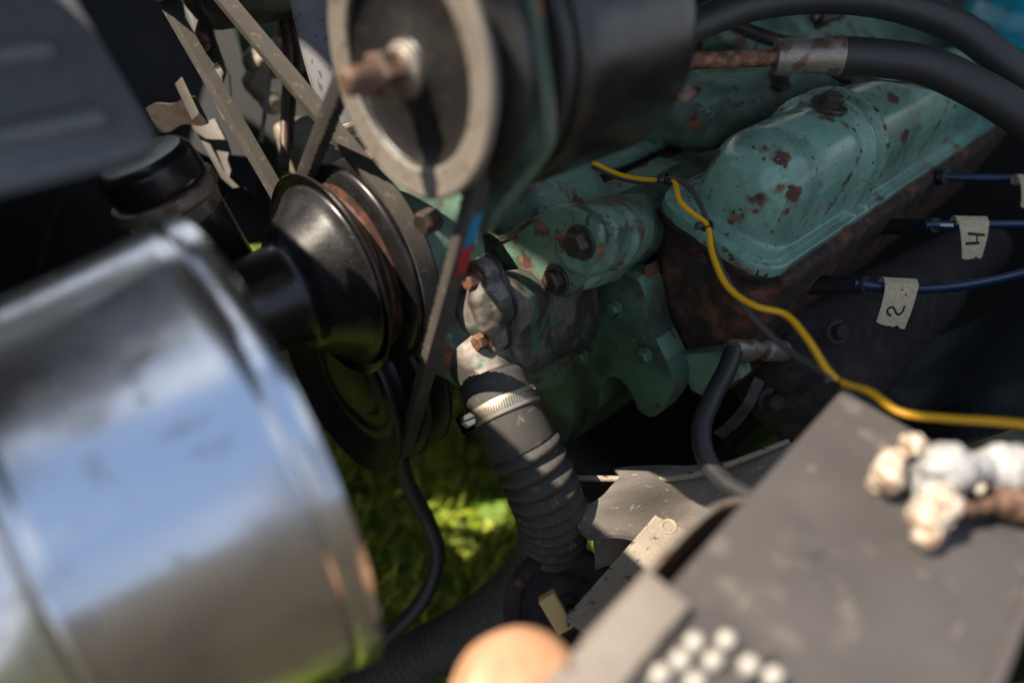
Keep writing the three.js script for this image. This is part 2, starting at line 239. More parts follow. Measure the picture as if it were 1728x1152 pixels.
  M.blackSatin = surface(0.07, black([22, 21, 22], [110, 104, 96], 0.45, 0.12), { bump: 0.0003 });
  M.dustFace = surface(0.1, (u, v) => { const a = n1(u, v), b = n4(u, v), c = n3(v, u); const col = lerp3([98, 91, 82], [124, 115, 103], a * 0.7 + b * 0.3); return [...lerp3(col, [76, 69, 62], sstep(0.62, 0.8, c) * 0.8), 0.6, 0.5 + 0.2 * b, 0]; }, { bump: 0.0004 });
  M.dustDark = surface(0.1, (u, v) => { const a = n1(u, v), b = n4(u, v), c = n3(v, u); return [...lerp3(lerp3([22, 21, 20], [36, 33, 31], a * 0.6 + b * 0.4), [74, 67, 58], sstep(0.66, 0.84, c) * 0.6), 0.42, 0.5 + 0.2 * b, 0]; }, { bump: 0.0003 });
  M.rubber = surface(0.1, (u, v) => { const a = n1(u, v), b = n4(u, v), c = n3(v, u); const col = lerp3([42, 40, 38], [70, 66, 61], a * 0.6 + b * 0.4); return [...lerp3(col, [112, 103, 91], sstep(0.68, 0.84, c) * 0.6), 0.62 + 0.2 * b, 0.5 + 0.25 * b, 0]; }, { bump: 0.0004 });
  M.hoseBlack = surface(0.1, (u, v) => { const a = n1(u, v), b = n4(u, v); return [...lerp3([33, 32, 33], [40, 38, 38], a * 0.5 + b * 0.5), 0.5 + 0.1 * b, 0.5 + 0.2 * b, 0]; }, { size: 256, bump: 0.0002 });
  M.hoseGrey = surface(0.1, (u, v) => { const a = n1(u, v), b = n4(u, v), c = n3(v, u); return [...lerp3(lerp3([98, 98, 100], [124, 124, 126], a), [60, 58, 58], sstep(0.66, 0.8, c) * 0.7), 0.7, 0.5 + 0.2 * b, 0]; }, { size: 256, bump: 0.0003 });
  M.belt = surface(0.06, (u, v) => { const a = n1(u, v), b = n4(u, v), c = n2(v, u); return [...lerp3(lerp3([46, 42, 39], [76, 70, 62], a * 0.6 + b * 0.4), [140, 118, 84], sstep(0.68, 0.78, c) * 0.35), 0.75, 0.4 + 0.4 * b, 0]; }, { bump: 0.0004 });
  M.beltDark = surface(0.06, (u, v) => { const a = n1(u, v), b = n4(u, v); return [...lerp3([26, 24, 24], [44, 41, 39], a * 0.6 + b * 0.4), 0.55, 0.4 + 0.4 * b, 0]; }, { size: 256, bump: 0.0003 });
  M.zinc = surface(0.04, (u, v) => { const a = n2(u, v), b = n4(u, v); return [...lerp3([176, 164, 140], [206, 198, 180], a * 0.6 + b * 0.4), 0.34 + 0.2 * b, 0.5 + 0.2 * b, 0.85]; }, { size: 256, bump: 0.0001 });
  M.steel = surface(0.05, (u, v) => { const a = n2(u, v), b = n4(u, v), c = n1(v, u); return [...lerp3(lerp3([118, 110, 102], [156, 148, 138], b), [104, 70, 48], sstep(0.52, 0.66, c) * 0.7), 0.5, 0.5 + 0.2 * a, 0.6]; }, { size: 256, bump: 0.0003 });
  M.chrome = surface(0.3, (u, v) => { const a = n4(u, v), b = n1(u, v), c = tileN(u, v); const film = clamp(sstep(0.5, 0.72, b) * 0.45 + 0.5 * sstep(0.62, 0.8, c) * a); return [...lerp3([190, 192, 197], [120, 110, 100], film), 0.19 + 0.2 * film + 0.06 * a, 0.5 + 0.1 * a * film, 1 - 0.16 * film]; }, { size: 512, bump: 0.0001 });
  function tileN(u, v) { return n3(u, v); }
  const painted = (base, gl, spot) => (u, v) => { const a = n1(u, v), b = n4(u, v), c = n2(v, u), d = n3(u, v); let col = lerp3(base, base.map((q) => q * 0.82), a); col = lerp3(col, [70, 52, 40], sstep(spot, spot + 0.06, c * 0.6 + d * 0.4) * 0.85); return [...col.map((q) => q * (0.93 + 0.14 * b)), gl + 0.1 * b, 0.5 + 0.2 * d, 0]; };
  M.beige = surface(0.07, painted([142, 132, 116], 0.55, 0.62), { bump: 0.0005 });
  M.greyPaint = surface(0.2, painted([80, 73, 66], 0.55, 0.6), { bump: 0.0006 });
  M.greyLight = surface(0.1, painted([130, 121, 112], 0.55, 0.62), { bump: 0.0005 });
  M.ribbed = surface(0.16, painted([88, 90, 93], 0.42, 0.74), { bump: 0.0004 });
  M.dustPanel = surface(0.2, painted([84, 76, 68], 0.6, 0.64), { bump: 0.0006 });
  M.wing = surface(0.3, painted([84, 78, 66], 0.5, 0.64), { bump: 0.0004 });
  M.olive = surface(0.3, painted([96, 92, 42], 0.5, 0.7), { bump: 0.0004 });
  M.battery = surface(0.14, (u, v) => { const a = n1(u, v), b = n4(u, v), c = n2(v, u), d = n3(u, v); let col = lerp3([58, 55, 54], [76, 72, 70], a); col = lerp3(col, [104, 97, 88], sstep(0.62, 0.8, c) * 0.5); col = lerp3(col, [124, 116, 104], sstep(0.78, 0.84, d) * 0.5); return [...col, 0.62, 0.5 + 0.2 * b, 0]; }, { bump: 0.0004 });
  M.corrode = surface(0.03, (u, v) => { const a = n2(u, v), c = n1(v, u), b = n4(u, v); let col = lerp3([128, 104, 80], [184, 176, 162], sstep(0.34, 0.56, a)); col = lerp3(col, [92, 66, 50], sstep(0.6, 0.72, c) * 0.8); return [...col, 0.8, a, 0]; }, { size: 256, bump: 0.0012 });
  M.lead = surface(0.03, (u, v) => { const a = n2(u, v), b = n4(u, v); return [...lerp3([120, 120, 122], [184, 182, 178], a), 0.62, 0.4 + 0.5 * a, 0.15]; }, { size: 256, bump: 0.0006 });
  M.tan = surface(0.04, painted([188, 142, 108], 0.5, 0.75), { size: 256, bump: 0.0003 });
  M.tape = surface(0.02, (u, v) => { const a = n2(u, v), b = n4(u, v), c = n6(u, v); return [...lerp3([200, 184, 156], [178, 160, 132], a * 0.6 + c * 0.4).map((q) => q * (0.93 + 0.12 * b)), 0.85, 0.4 + 0.4 * c, 0]; }, { size: 256, bump: 0.0003 });
  M.dirt = surface(1.1, (u, v) => { const a = n1(u, v), b = n4(u, v), c = n3(v, u); return [...lerp3([44, 52, 24], [70, 62, 40], a * 0.5 + c * 0.5).map((q) => q * (0.75 + 0.5 * b)), 0.95, c, 0]; }, { bump: 0.01 });
  M.felt = surface(0.12, (u, v) => { const a = n1(u, v), b = n4(u, v), c = n3(u, v); return [...lerp3([26, 26, 27], [42, 40, 39], a * 0.5 + b * 0.5), 0.75, c, 0]; }, { bump: 0.0008 });
  M.apron = surface(0.16, (u, v) => { const a = n1(u, v), b = n4(u, v), c = n3(u, v), s = streak(u * 0.999, v * 0.2); return [...lerp3(lerp3([78, 73, 68], [112, 105, 97], a * 0.5 + s * 0.5), [150, 142, 130], sstep(0.72, 0.82, c) * 0.6), 0.65, 0.4 + 0.3 * b, 0]; }, { bump: 0.0006 });
}
M.shroud = plain(0x363638, 0.85, 0, { specularIntensity: 0.5 }); M.backingGrey = plain(0x333334, 0.85, 0, { specularIntensity: 0.5 });
M.yellow = plain(0xd9a20c, 0.4); M.wireBlack = plain(0x1a1a1b, 0.42); M.wireGrey = plain(0x3c3a38, 0.45); M.plugBlue = plain(0x122745, 0.42);
M.boot = plain(0x17181b, 0.6); M.white = plain(0xaaa59c, 0.4); M.hoodPaint = plain(0x23262a, 0.35, 0, { clearcoat: 0.6 }); M.creamLight = plain(0xc9bda8, 0.7);
M.blueMark = plain(0x1f6f93, 0.7); M.redMark = plain(0x9c1f26, 0.7); M.tanPlug = plain(0xb69c66, 0.5);
// ---------------------------------------------------------------- ground and the car round the engine bay
structure('ground', place(new THREE.PlaneGeometry(120, 120, 1, 1), V(0, 0, 0), X1, V(0, 0, -1), Y1), M.dirt);
{
  // grass: bent blades and small round leaves, too many to count
  const blade = (() => { const rows = []; for (let i = 0; i <= 4; i++) { const t = i / 4, w = 0.0046 * (1 - t * t), b = 0.03 * t * t; rows.push([V(-w, t * 0.07, b), V(w, t * 0.07, b)]); } return gridGeo(rows, false); })();
  const leaf = (() => { const g = []; for (let k = 0; k < 3; k++) { const c = new THREE.CircleGeometry(0.0105, 8); c.translate(0.0105, 0, 0); c.rotateZ(k * 2.1); c.rotateX(-Math.PI / 2 + 0.25); c.translate(0, 0.04, 0); g.push(c); } return mergeGeometries(g); })();
  const leafMat = new THREE.MeshPhysicalMaterial({ color: 0xffffff, roughness: 0.6, transmission: 0.22, thickness: 0, side: THREE.DoubleSide });
  const put = (name, geo, n, hues) => {
    const im = new THREE.InstancedMesh(geo, leafMat, n); im.name = name; im.userData = { kind: 'stuff', label: name === 'grass' ? 'green lawn grass growing under the engine bay' : 'low round green clover leaves among the lawn grass', category: name === 'grass' ? 'grass' : 'clover' };
    const m = new THREE.Matrix4(), q = new THREE.Quaternion(), e = new THREE.Euler(), c = new THREE.Color();
    for (let i = 0; i < n; i++) {
      const x = -0.3 + rnd() * 1.9, z = -1.75 + rnd() * 1.75, s = 0.55 + rnd() * 0.75; e.set((rnd() - 0.5) * 0.9, rnd() * 6.3, (rnd() - 0.5) * 0.9); q.setFromEuler(e);
      im.setMatrixAt(i, m.compose(V(x, -0.002, z), q, V(s, s, s))); const h = rnd(); c.setRGB(mix(hues[0][0], hues[1][0], h), mix(hues[0][1], hues[1][1], h), mix(hues[0][2], hues[1][2], h)); im.setColorAt(i, c);
    }
    im.castShadow = im.receiveShadow = true; scene.add(im);
  };
  put('grass', blade, 52000, [[0.05, 0.12, 0.006], [0.4, 0.42, 0.02]]);
  put('clover', leaf, 12000, [[0.06, 0.16, 0.008], [0.4, 0.46, 0.02]]);
}
// unseen open bonnet: front edge placed and bowed to shade the rear engine
{
  const t = thing('bonnet', 'dark open bonnet out of view above the engine bay, placed to shade the engine', 'bonnet');
  const a = V(-0.018, 1.46, 0), b = V(1.5, 1.05, 0), d = b.clone().sub(a), L = d.length(); d.normalize(); const n = V(-d.y, d.x, 0), rows = [];
  for (let i = 0; i <= 24; i++) { const row = []; for (let j = 0; j <= 24; j++) { const z = mix(-1.5, 0.02, j / 24), w = (j / 24 - 0.5) * 2, bow = (0.12 - 0.188 * (1 - w * w)) * (1 - i / 24); row.push(a.clone().addScaledVector(d, L * i / 24 + bow).add(V(0, 0, z)).addScaledVector(n, 0.03 - 0.03 * w * w)); } rows.push(row); }
  const top = gridGeo(rows, false, (i, j) => [i * 0.07, j * 0.07]), under = gridGeo(rows.map((r) => r.map((q) => q.clone().addScaledVector(n, -0.02))).reverse(), false, (i, j) => [i * 0.07, j * 0.07]);
  mesh('skin', [top, under], M.hoodPaint, t);
  mesh('edge_channel', tube(rows[0].filter((q, j) => j % 3 === 0).map((q) => q.clone().addScaledVector(n, -0.012)), 0.012), M.hoodPaint, t);
  for (const z of [-1.42, -0.06]) mesh('hinge', slab([V(1.4, 1.06, z), V(1.55, 1.0, z), V(1.56, 0.9, z), V(1.5, 0.9, z)], Z1, 0.012), M.blackSatin, t);
}
{
  const t = thing('bulkhead', 'olive painted steel bulkhead behind the engine', 'bulkhead');
  mesh('panel', place(rbox(0.03, 0.62, 1.9, 0.01), V(1.52, 0.37, -0.6), X1, Y1, Z1), M.felt, t);
  mesh('upper_panel', place(rbox(0.03, 0.3, 1.9, 0.01), V(1.5, 0.83, -0.6), X1, Y1, Z1), M.olive, t);
  mesh('cowl', place(rbox(0.2, 0.04, 1.9, 0.01), V(1.6, 1.0, -0.6), X1, Y1, Z1), M.olive, t);
  const w = thing('inner_wing', 'brown grey inner wing panel beside the battery', 'wing panel');  // mostly out of view; brown tone chosen for its reflection in the drum
  mesh('panel', place(rbox(1.75, 0.72, 0.012, 0.004), V(0.62, 0.52, 0.17), X1, Y1, Z1), M.wing, w);
  mesh('flange', place(rbox(1.75, 0.012, 0.1, 0.004), V(0.62, 0.886, 0.21), X1, Y1, Z1), M.wing, w);
  const w2 = thing('inner_wing', 'black inner wing panel on the far side of the engine bay', 'wing panel');
  mesh('panel', place(rbox(1.75, 0.62, 0.012, 0.004), V(0.62, 0.6, -1.3), X1, Y1, Z1), M.blackSatin, w2);
  const r = thing('radiator', 'black radiator out of view ahead of the chrome drum, sized to shade the grass', 'radiator');  // out of view; height and width chosen to shade the grass
  mesh('core', place(rbox(0.05, 0.49, 1.1, 0.006), V(-0.06, 0.525, -0.82), X1, Y1, Z1), M.felt, r);
  mesh('tank', place(rbox(0.075, 0.08, 1.1, 0.02), V(-0.06, 0.815, -0.82), X1, Y1, Z1), M.blackGloss, r);
  mesh('tank', place(rbox(0.075, 0.06, 1.1, 0.02), V(-0.06, 0.24, -0.82), X1, Y1, Z1), M.blackGloss, r);
}

// unseen platform over the radiator, placed to keep sun off the chrome drum
{
  const t = thing('unseen_shade_platform', 'unseen grey platform out of view above the radiator, placed to shade the chrome drum', 'platform');
  mesh('platform', place(rbox(0.365, 0.03, 0.64, 0.01), V(-0.217, 1.15, -0.62), X1, Y1, Z1), M.wing, t);
  mesh('front_flange', place(rbox(0.012, 0.3, 0.64, 0.004), V(-0.39, 0.985, -0.62), X1, Y1, Z1), M.wing, t);
  for (const z of [-0.9, -0.34]) mesh('stay', slab([V(-0.12, 1.136, z), V(-0.09, 1.136, z), V(-0.05, 0.845, z), V(-0.075, 0.845, z)], Z1, 0.01, 0.002), M.blackSatin, t);
}
{
  const t = thing('unseen_shade_box', 'unseen pale box out of view beyond the radiator, placed to shade the shroud panel', 'tank');  // unseen box and stand, out of view, placed to shade the shroud panel
  mesh('tank', place(rbox(0.15, 0.12, 0.4, 0.02), V(0.03, 1.12, -1.13), X1, Y1, Z1), M.creamLight, t);
  mesh('cap', turned(V(0.03, 1.18, -1.08), Y1, soften([[0, 0.03], [0.02, 0.03], [0.02, 0]], 0.004), 32), M.blackSatin, t);
  mesh('stand', place(rbox(0.06, 0.206, 0.37, 0.006), V(-0.025, 0.958, -1.135), X1, Y1, Z1), M.blackSatin, t);
}
// ---------------------------------------------------------------- engine: block, heads, front plate
const PUMP = P(562, 465, 0.55), GEN = P(680, 118, 0.37), CRANK = PX(574, 646, 0.235);
const onX = (x, ...q) => q.map(([a, b]) => PX(a, b, x));
{
  const t = thing('engine_block', 'green painted cast iron engine block with a scalloped front plate', 'engine');
  const body = join(0.02, brick(V(0.86, 0.53, -0.47), X1, Y1, Z1, 0.36, 0.145, 0.16, 0.02), brick(V(0.9, 0.36, -0.47), X1, Y1, Z1, 0.28, 0.1, 0.1, 0.02));
  mesh('crankcase', nets(body, V(0.45, 0.2, -0.68), V(1.25, 0.76, -0.26), 0.012), M.plate, t);
  mesh('front_plate', slab(onX(0.445, [1008, 470], [1075, 470], [1100, 555], [1136, 640], [1126, 680], [1098, 706], [1078, 696], [1062, 662], [1042, 640], [1026, 640], [1014, 656], [1008, 690], [988, 694], [972, 676], [955, 745], [905, 745], [885, 690], [895, 600], [930, 545]), X1, 0.03, 0.004, 5), M.plate, t);
  for (const [bx, by] of [[1040, 520], [985, 600], [1090, 600]]) bolt(t, PX(bx, by, 0.4445), V(-1, 0, 0), 0.0065, 0.006, M.plate, { washer: 1.3 });
  mesh('chain_case', nets(join(0.03, rod(V(0.4, PUMP.y - 0.01, PUMP.z - 0.01), V(0.48, PUMP.y - 0.01, PUMP.z - 0.01), 0.082, 0.01), rod(V(0.385, CRANK.y, CRANK.z), V(0.48, CRANK.y, CRANK.z), 0.09, 0.01), brick(V(0.455, 0.63, -0.38), X1, Y1, Z1, 0.03, 0.11, 0.07, 0.02)), V(0.37, 0.48, -0.52), V(0.51, 0.82, -0.25), 0.006), M.casting, t);
  mesh('sump', nets(brick(V(0.9, 0.28, -0.47), X1, Y1, Z1, 0.24, 0.07, 0.1, 0.03), V(0.6, 0.18, -0.6), V(1.2, 0.38, -0.32), 0.012), M.blackSatin, t);
}
{
  const t = thing('cylinder_head', 'rusty brown cylinder head under the teal valve cover', 'cylinder head');
  const o = V(0.49, 0.745, -0.22);
  const f = join(0.012, brick(V(0.78, 0.695, -0.22), X1, V(0, 1, 0.15).normalize(), V(0, -0.15, 1).normalize(), 0.28, 0.055, 0.062, 0.008), brick(PX(1196, 510, 0.515), X1, Y1, Z1, 0.03, 0.055, 0.052, 0.014), brick(PX(1230, 585, 0.52), X1, V(0, 0.9, 0.3).normalize(), V(0, -0.3, 0.9).normalize(), 0.02, 0.03, 0.03, 0.008));
  mesh('casting', nets(rough3(f, 0.004, 90), V(0.43, 0.58, -0.34), V(1.08, 0.79, -0.08), 0.0055), M.rustIron, t);
  mesh('side_flange', slab(onX(0.455, [1068, 470], [1088, 450], [1110, 560], [1140, 632], [1122, 642], [1096, 600]), X1, 0.02, 0.003), M.rustIron, t);
  mesh('lug', slab(onX(0.47, [1140, 600], [1240, 590], [1250, 640], [1190, 672], [1165, 660]), X1, 0.02, 0.003), M.bracket, t);
}
// valve cover: pressed dome with two raised bands and a beaded flange
{
  const t = thing('valve_cover', 'teal painted valve cover with rust chips and two raised bands', 'valve cover');
  const O = V(0.477, 0.757, -0.28), W = 0.118, L = 0.56, ez = V(0, -0.013, 0.118).normalize(), ey = V().crossVectors(ez, X1).normalize();
  const loc = (x, y, z) => { const q = V(x, y, z).sub(O); return [q.x, q.dot(ez), q.dot(ey)]; };
  const f = (x, y, z) => {
    const [u, v, w] = loc(x, y, z);
    const band = (c, h) => 0.0085 * sstep(h, h * 0.25, Math.abs(u - c));
    const swell = band(0.15, 0.0085) + band(0.175, 0.0085), step = 0.010 * sstep(0.40, 0.425, u);
    const dome = (() => { const e = 0.036, hx = (L - 0.05) / 2, a = Math.abs(u - 0.02 - hx) - hx + e, b = Math.abs(v - W / 2 + 0.001) - (W / 2 - 0.011 - 0.1 * Math.max(w, 0)) + e * 0.6, c = Math.abs(w) - 0.079 + step + e; return Math.min(Math.max(a, b, c), 0) + Math.hypot(Math.max(a, 0), Math.max(b + e * 0.4, 0), Math.max(c, 0)) - e - swell; })();
    const r = 0.028, fa = Math.abs(u - L / 2) - L / 2 + r, fb = Math.abs(v - W / 2) - W / 2 + r, fl2 = Math.min(Math.max(fa, fb), 0) + Math.hypot(Math.max(fa, 0), Math.max(fb, 0)) - r;
    const flange = Math.max(fl2, Math.abs(w - 0.002) - 0.0022), lip = Math.max(Math.abs(fl2) - 0.0016, Math.abs(w + 0.002) - 0.0055), bead = Math.hypot(fl2 + 0.0075, w - 0.003) - 0.0022;
    let d = smin(dome, flange, 0.007); d = smin(d, lip, 0.002); d = smin(d, bead, 0.002); return Math.max(d, -w - 0.008);
  };
  mesh('cover', nets(f, V(0.465, 0.725, -0.3), V(1.05, 0.86, -0.145), 0.0027), M.cover, t);
  const bp = O.clone().addScaledVector(X1, 0.138).addScaledVector(ez, 0.052).addScaledVector(ey, 0.0812);
  const b = bolt(t, bp, ey, 0.0098, 0.008, M.darkBolt, { washer: 1.6, wh: 0.003, turn: 0.5 }); b.userData.label = 'dark bolt with a wide washer on the valve cover';
  mesh('gasket', (() => { const pts = [], r = 0.026, c = (cu, cv, a0) => { for (let k = 0; k <= 5; k++) { const a = a0 + k / 5 * Math.PI / 2; pts.push(O.clone().addScaledVector(X1, cu + Math.cos(a) * r).addScaledVector(ez, cv + Math.sin(a) * r).addScaledVector(ey, -0.0125)); } }; c(L - r, W - r, 0); c(r, W - r, Math.PI / 2); c(r, r, Math.PI); c(L - r, r, Math.PI * 1.5); return slab(pts, ey, 0.006, 0.001); })(), M.hoseBlack, t);
}
// intake side castings behind the compressor
{
  const t = thing('intake_manifold', 'green cast intake manifold with rounded runners behind the valve cover', 'manifold');
  const a = (px, py, d) => P(px, py, d);
  const f = join(0.02, cap(a(1180, 200, 0.74), a(1330, 150, 0.82), 0.035), cap(a(1290, 90, 0.86), a(1420, 60, 0.95), 0.05), cap(a(1390, 110, 0.9), a(1600, 40, 1.05), 0.04), rod(a(1230, 90, 0.84), a(1230, 40, 0.84), 0.03, 0.006), cap(a(1130, 190, 0.78), a(1700, 60, 1.1), 0.04));
  const [lo, hi] = around([a(1130, 190, 0.78), a(1700, 60, 1.1), a(1230, 90, 0.84), a(1230, 40, 0.84), a(1180, 200, 0.74), a(1420, 60, 0.95)], 0.08);
  mesh('casting', nets(rough3(f, 0.002, 120), lo, hi, 0.007), M.casting, t);
  mesh('ear', slab([a(1205, 62, 0.79), a(1228, 50, 0.79), a(1240, 62, 0.785), a(1222, 76, 0.785), a(1204, 74, 0.787)], Y1, 0.006, 0.001, 3), M.casting, t);
  mesh('ear', slab([a(1225, 172, 0.7), a(1258, 168, 0.7), a(1254, 182, 0.695), a(1235, 190, 0.69)], Y1, 0.006, 0.001), M.casting, t);
  bolt(t, a(1310, 142, 0.76), Y1, 0.011, 0.012, M.darkBolt);
  const r = thing('valley_rail', 'green pressed rail with a rolled lip between compressor and valve cover', 'rail');
  mesh('rail', strip([a(940, 305, 0.7), a(1040, 268, 0.75), a(1140, 225, 0.8)], 0.03, 0.006, V(0, 0.3, 1)), M.cover, r);
  mesh('lip', tube([a(935, 312, 0.685), a(1040, 278, 0.735), a(1140, 236, 0.785)], 0.0045), M.cover, r);
  mesh('ledge', strip([a(985, 345, 0.665), a(1050, 316, 0.69), a(1130, 275, 0.725)], 0.028, 0.008, V(0, 0.25, 1)), M.casting, r);
  mesh('gasket', strip([a(945, 325, 0.70), a(1040, 292, 0.745), a(1140, 250, 0.79)], 0.02, 0.006, V(0, 0.3, 1)), M.rustIron, r);
  solo('tie_bar', rodBar(a(905, 300, 0.66), a(1010, 345, 0.68), 0.015), M.bracket, 'short green tie bar with rust streaks behind the bracket', 'bar');
}
function rodBar(p, q, r) { return turned(p, q.clone().sub(p), soften([[0, 0], [0, r], [q.distanceTo(p), r], [q.distanceTo(p), 0]], 0.002), 32); }

// ---------------------------------------------------------------- water pump and its plumbing
const FLX = 0.292;   // plane of the outlet flange
{
  const t = thing('water_pump', 'green and grey cast water pump behind the black fan pulley', 'pump');
  const fA = PX(803, 470, FLX), fB = PX(818, 572, FLX), mid = PX(815, 520, FLX), nk = P(806, 600, 0.565), end = P(836, 652, 0.553);
  const f = join(0.016, rod(V(0.262, PUMP.y, PUMP.z), V(0.34, PUMP.y, PUMP.z), 0.066, 0.012), cap(V(0.31, PUMP.y - 0.02, PUMP.z + 0.03), P(770, 560, 0.585), 0.036), cap(P(770, 560, 0.585), P(800, 600, 0.57), 0.032, 0.027), cap(P(642, 318, 0.63), V(0.31, PUMP.y + 0.03, PUMP.z), 0.024), cap(P(700, 345, 0.62), V(0.31, PUMP.y, PUMP.z), 0.03), cap(P(760, 380, 0.62), V(0.31, PUMP.y, PUMP.z), 0.03));
  const [lo, hi] = around([V(0.25, PUMP.y - 0.08, PUMP.z - 0.08), V(0.36, PUMP.y + 0.09, PUMP.z + 0.08), P(642, 318, 0.63), P(800, 600, 0.57)], 0.035);
  mesh('casting', nets(rough3(f, 0.0016, 160), lo, hi, 0.0036), M.casting, t);
  mesh('outlet_neck', nets(rough3(join(0.008, cap(P(768, 560, 0.585), nk, 0.03, 0.0262), rod(nk, end, 0.0235, 0.003)), 0.0012, 200), ...around([P(768, 560, 0.585), end], 0.04), 0.003), M.castGrey, t);
  // oval flange with two rusty bolts
  const fl = nets(rough3(join(0.01, rod(fA, fA.clone().add(V(0.014, 0, 0)), 0.0135, 0.003), rod(fB, fB.clone().add(V(0.014, 0, 0)), 0.0135, 0.003), rod(PX(820, 518, FLX), PX(820, 518, FLX).add(V(0.014, 0, 0)), 0.0175, 0.003), cap(PX(808, 505, FLX - 0.004), PX(822, 545, FLX - 0.002), 0.008)), 0.001, 240), ...around([fA, fB, mid], 0.035), 0.0022);
  mesh('flange', fl, M.castGrey, t);
  mesh('gasket', nets(join(0.01, rod(fA.clone().add(V(0.013, 0, 0)), fA.clone().add(V(0.0165, 0, 0)), 0.0145, 0.0008), rod(fB.clone().add(V(0.013, 0, 0)), fB.clone().add(V(0.0165, 0, 0)), 0.0145, 0.0008), rod(PX(820, 518, FLX).add(V(0.013, 0, 0)), PX(820, 518, FLX).add(V(0.0165, 0, 0)), 0.0185, 0.0008)), ...around([fA, fB, mid], 0.035), 0.0018), M.hoseBlack, t);
  for (const q of [fA, fB]) bolt(t, q.clone().add(V(0.001, 0, 0)), V(-1, 0, 0), 0.0066, 0.0085, M.rustBolt, { washer: 1.25, wh: 0.002, turn: 0.2, label: 'rusty orange hexagon bolt' });
  bolt(t, PX(738, 366, 0.275), V(-1, 0, 0.1).normalize(), 0.0085, 0.014, M.darkBolt, { washer: 0 });
  bolt(t, P(632, 268, 0.6), V(-0.8, 0.5, 0.2).normalize(), 0.0068, 0.009, M.rustBolt, { washer: 0, label: 'small rusty bolt beside the hose pipe' });
  for (const [bx, by, dd] of [[745, 585, 0.565], [700, 500, 0.6]]) bolt(t, P(bx, by, dd), V(-1, 0, 0.15).normalize(), 0.0062, 0.006, M.darkBolt, { washer: 1.3 });
  mesh('seam_rib', [tube([P(668, 398, 0.585), P(712, 378, 0.588), P(760, 372, 0.595), P(800, 392, 0.6)], 0.0035), tube([P(690, 448, 0.585), P(740, 440, 0.588), P(790, 440, 0.592)], 0.003)], M.casting, t);
  mesh('nipple', tube([P(592, 232, 0.61), P(618, 280, 0.618), P(650, 335, 0.625)], 0.0135, { seg: 20 }), M.casting, t);
}
solo('crossover_pipe', nets(rough3(join(0.012, cap(PX(826, 520, FLX + 0.022), P(985, 487, 0.68), 0.028, 0.024), cap(P(860, 575, 0.6), P(960, 540, 0.68), 0.03, 0.03), rod(P(902, 483, 0.605), P(912, 480, 0.63), 0.013)), 0.0016, 150), ...around([PX(826, 520, FLX + 0.022), P(985, 487, 0.68), P(860, 575, 0.6), P(960, 540, 0.68)], 0.045), 0.0036), M.castGrey, 'grey oily cast coolant pipe behind the bolted flange', 'pipe');
// bracket with its long boss
{
  const t = thing('accessory_bracket', 'green cast bracket with a round boss and two dark bolts', 'bracket');
  const bx = 0.372, A = PX(982, 408, bx), B = PX(941, 470, bx), G = P(1090, 378, 0.69);
  mesh('plate', slab(onX(bx, [806, 378], [822, 408], [848, 448], [880, 466], [915, 474], [930, 496], [952, 503], [978, 484], [1002, 446], [1012, 410], [1003, 374], [978, 351], [945, 346], [905, 362], [868, 392], [846, 402], [828, 398], [814, 380]), X1, 0.009, 0.003, 4), M.bracket, t);
  mesh('rolled_edge', tube(onX(bx + 0.002, [812, 372], [820, 392], [838, 404], [858, 399], [885, 378], [915, 358]), 0.0038, { seg: 12 }), M.castGrey, t);
  const dir = G.clone().sub(A).normalize();
  mesh('boss', nets(rough3(join(0.008, rod(A.clone().addScaledVector(dir, 0.006), A.clone().addScaledVector(dir, 0.05), 0.027, 0.005), rod(A.clone().addScaledVector(dir, 0.045), G, 0.0305, 0.004), cap(PX(985, 460, bx + 0.015), P(1075, 432, 0.69), 0.014, 0.016)), 0.0016, 160), ...around([A, G, PX(985, 460, bx + 0.015)], 0.045), 0.003), M.casting, t);
  const ax = V(-1, 0, 0);
  bolt(t, A.clone().add(V(-0.0005, 0, 0)), ax, 0.0108, 0.009, M.darkBolt, { washer: 1.3 });
  bolt(t, B.clone().add(V(-0.0005, 0, 0)), ax, 0.0098, 0.008, M.darkBolt, { washer: 1.3 });
  bolt(t, P(900, 483, 0.6), V(-1, 0, 0.1).normalize(), 0.0085, 0.005, M.castGrey, { washer: 1.2 });
}
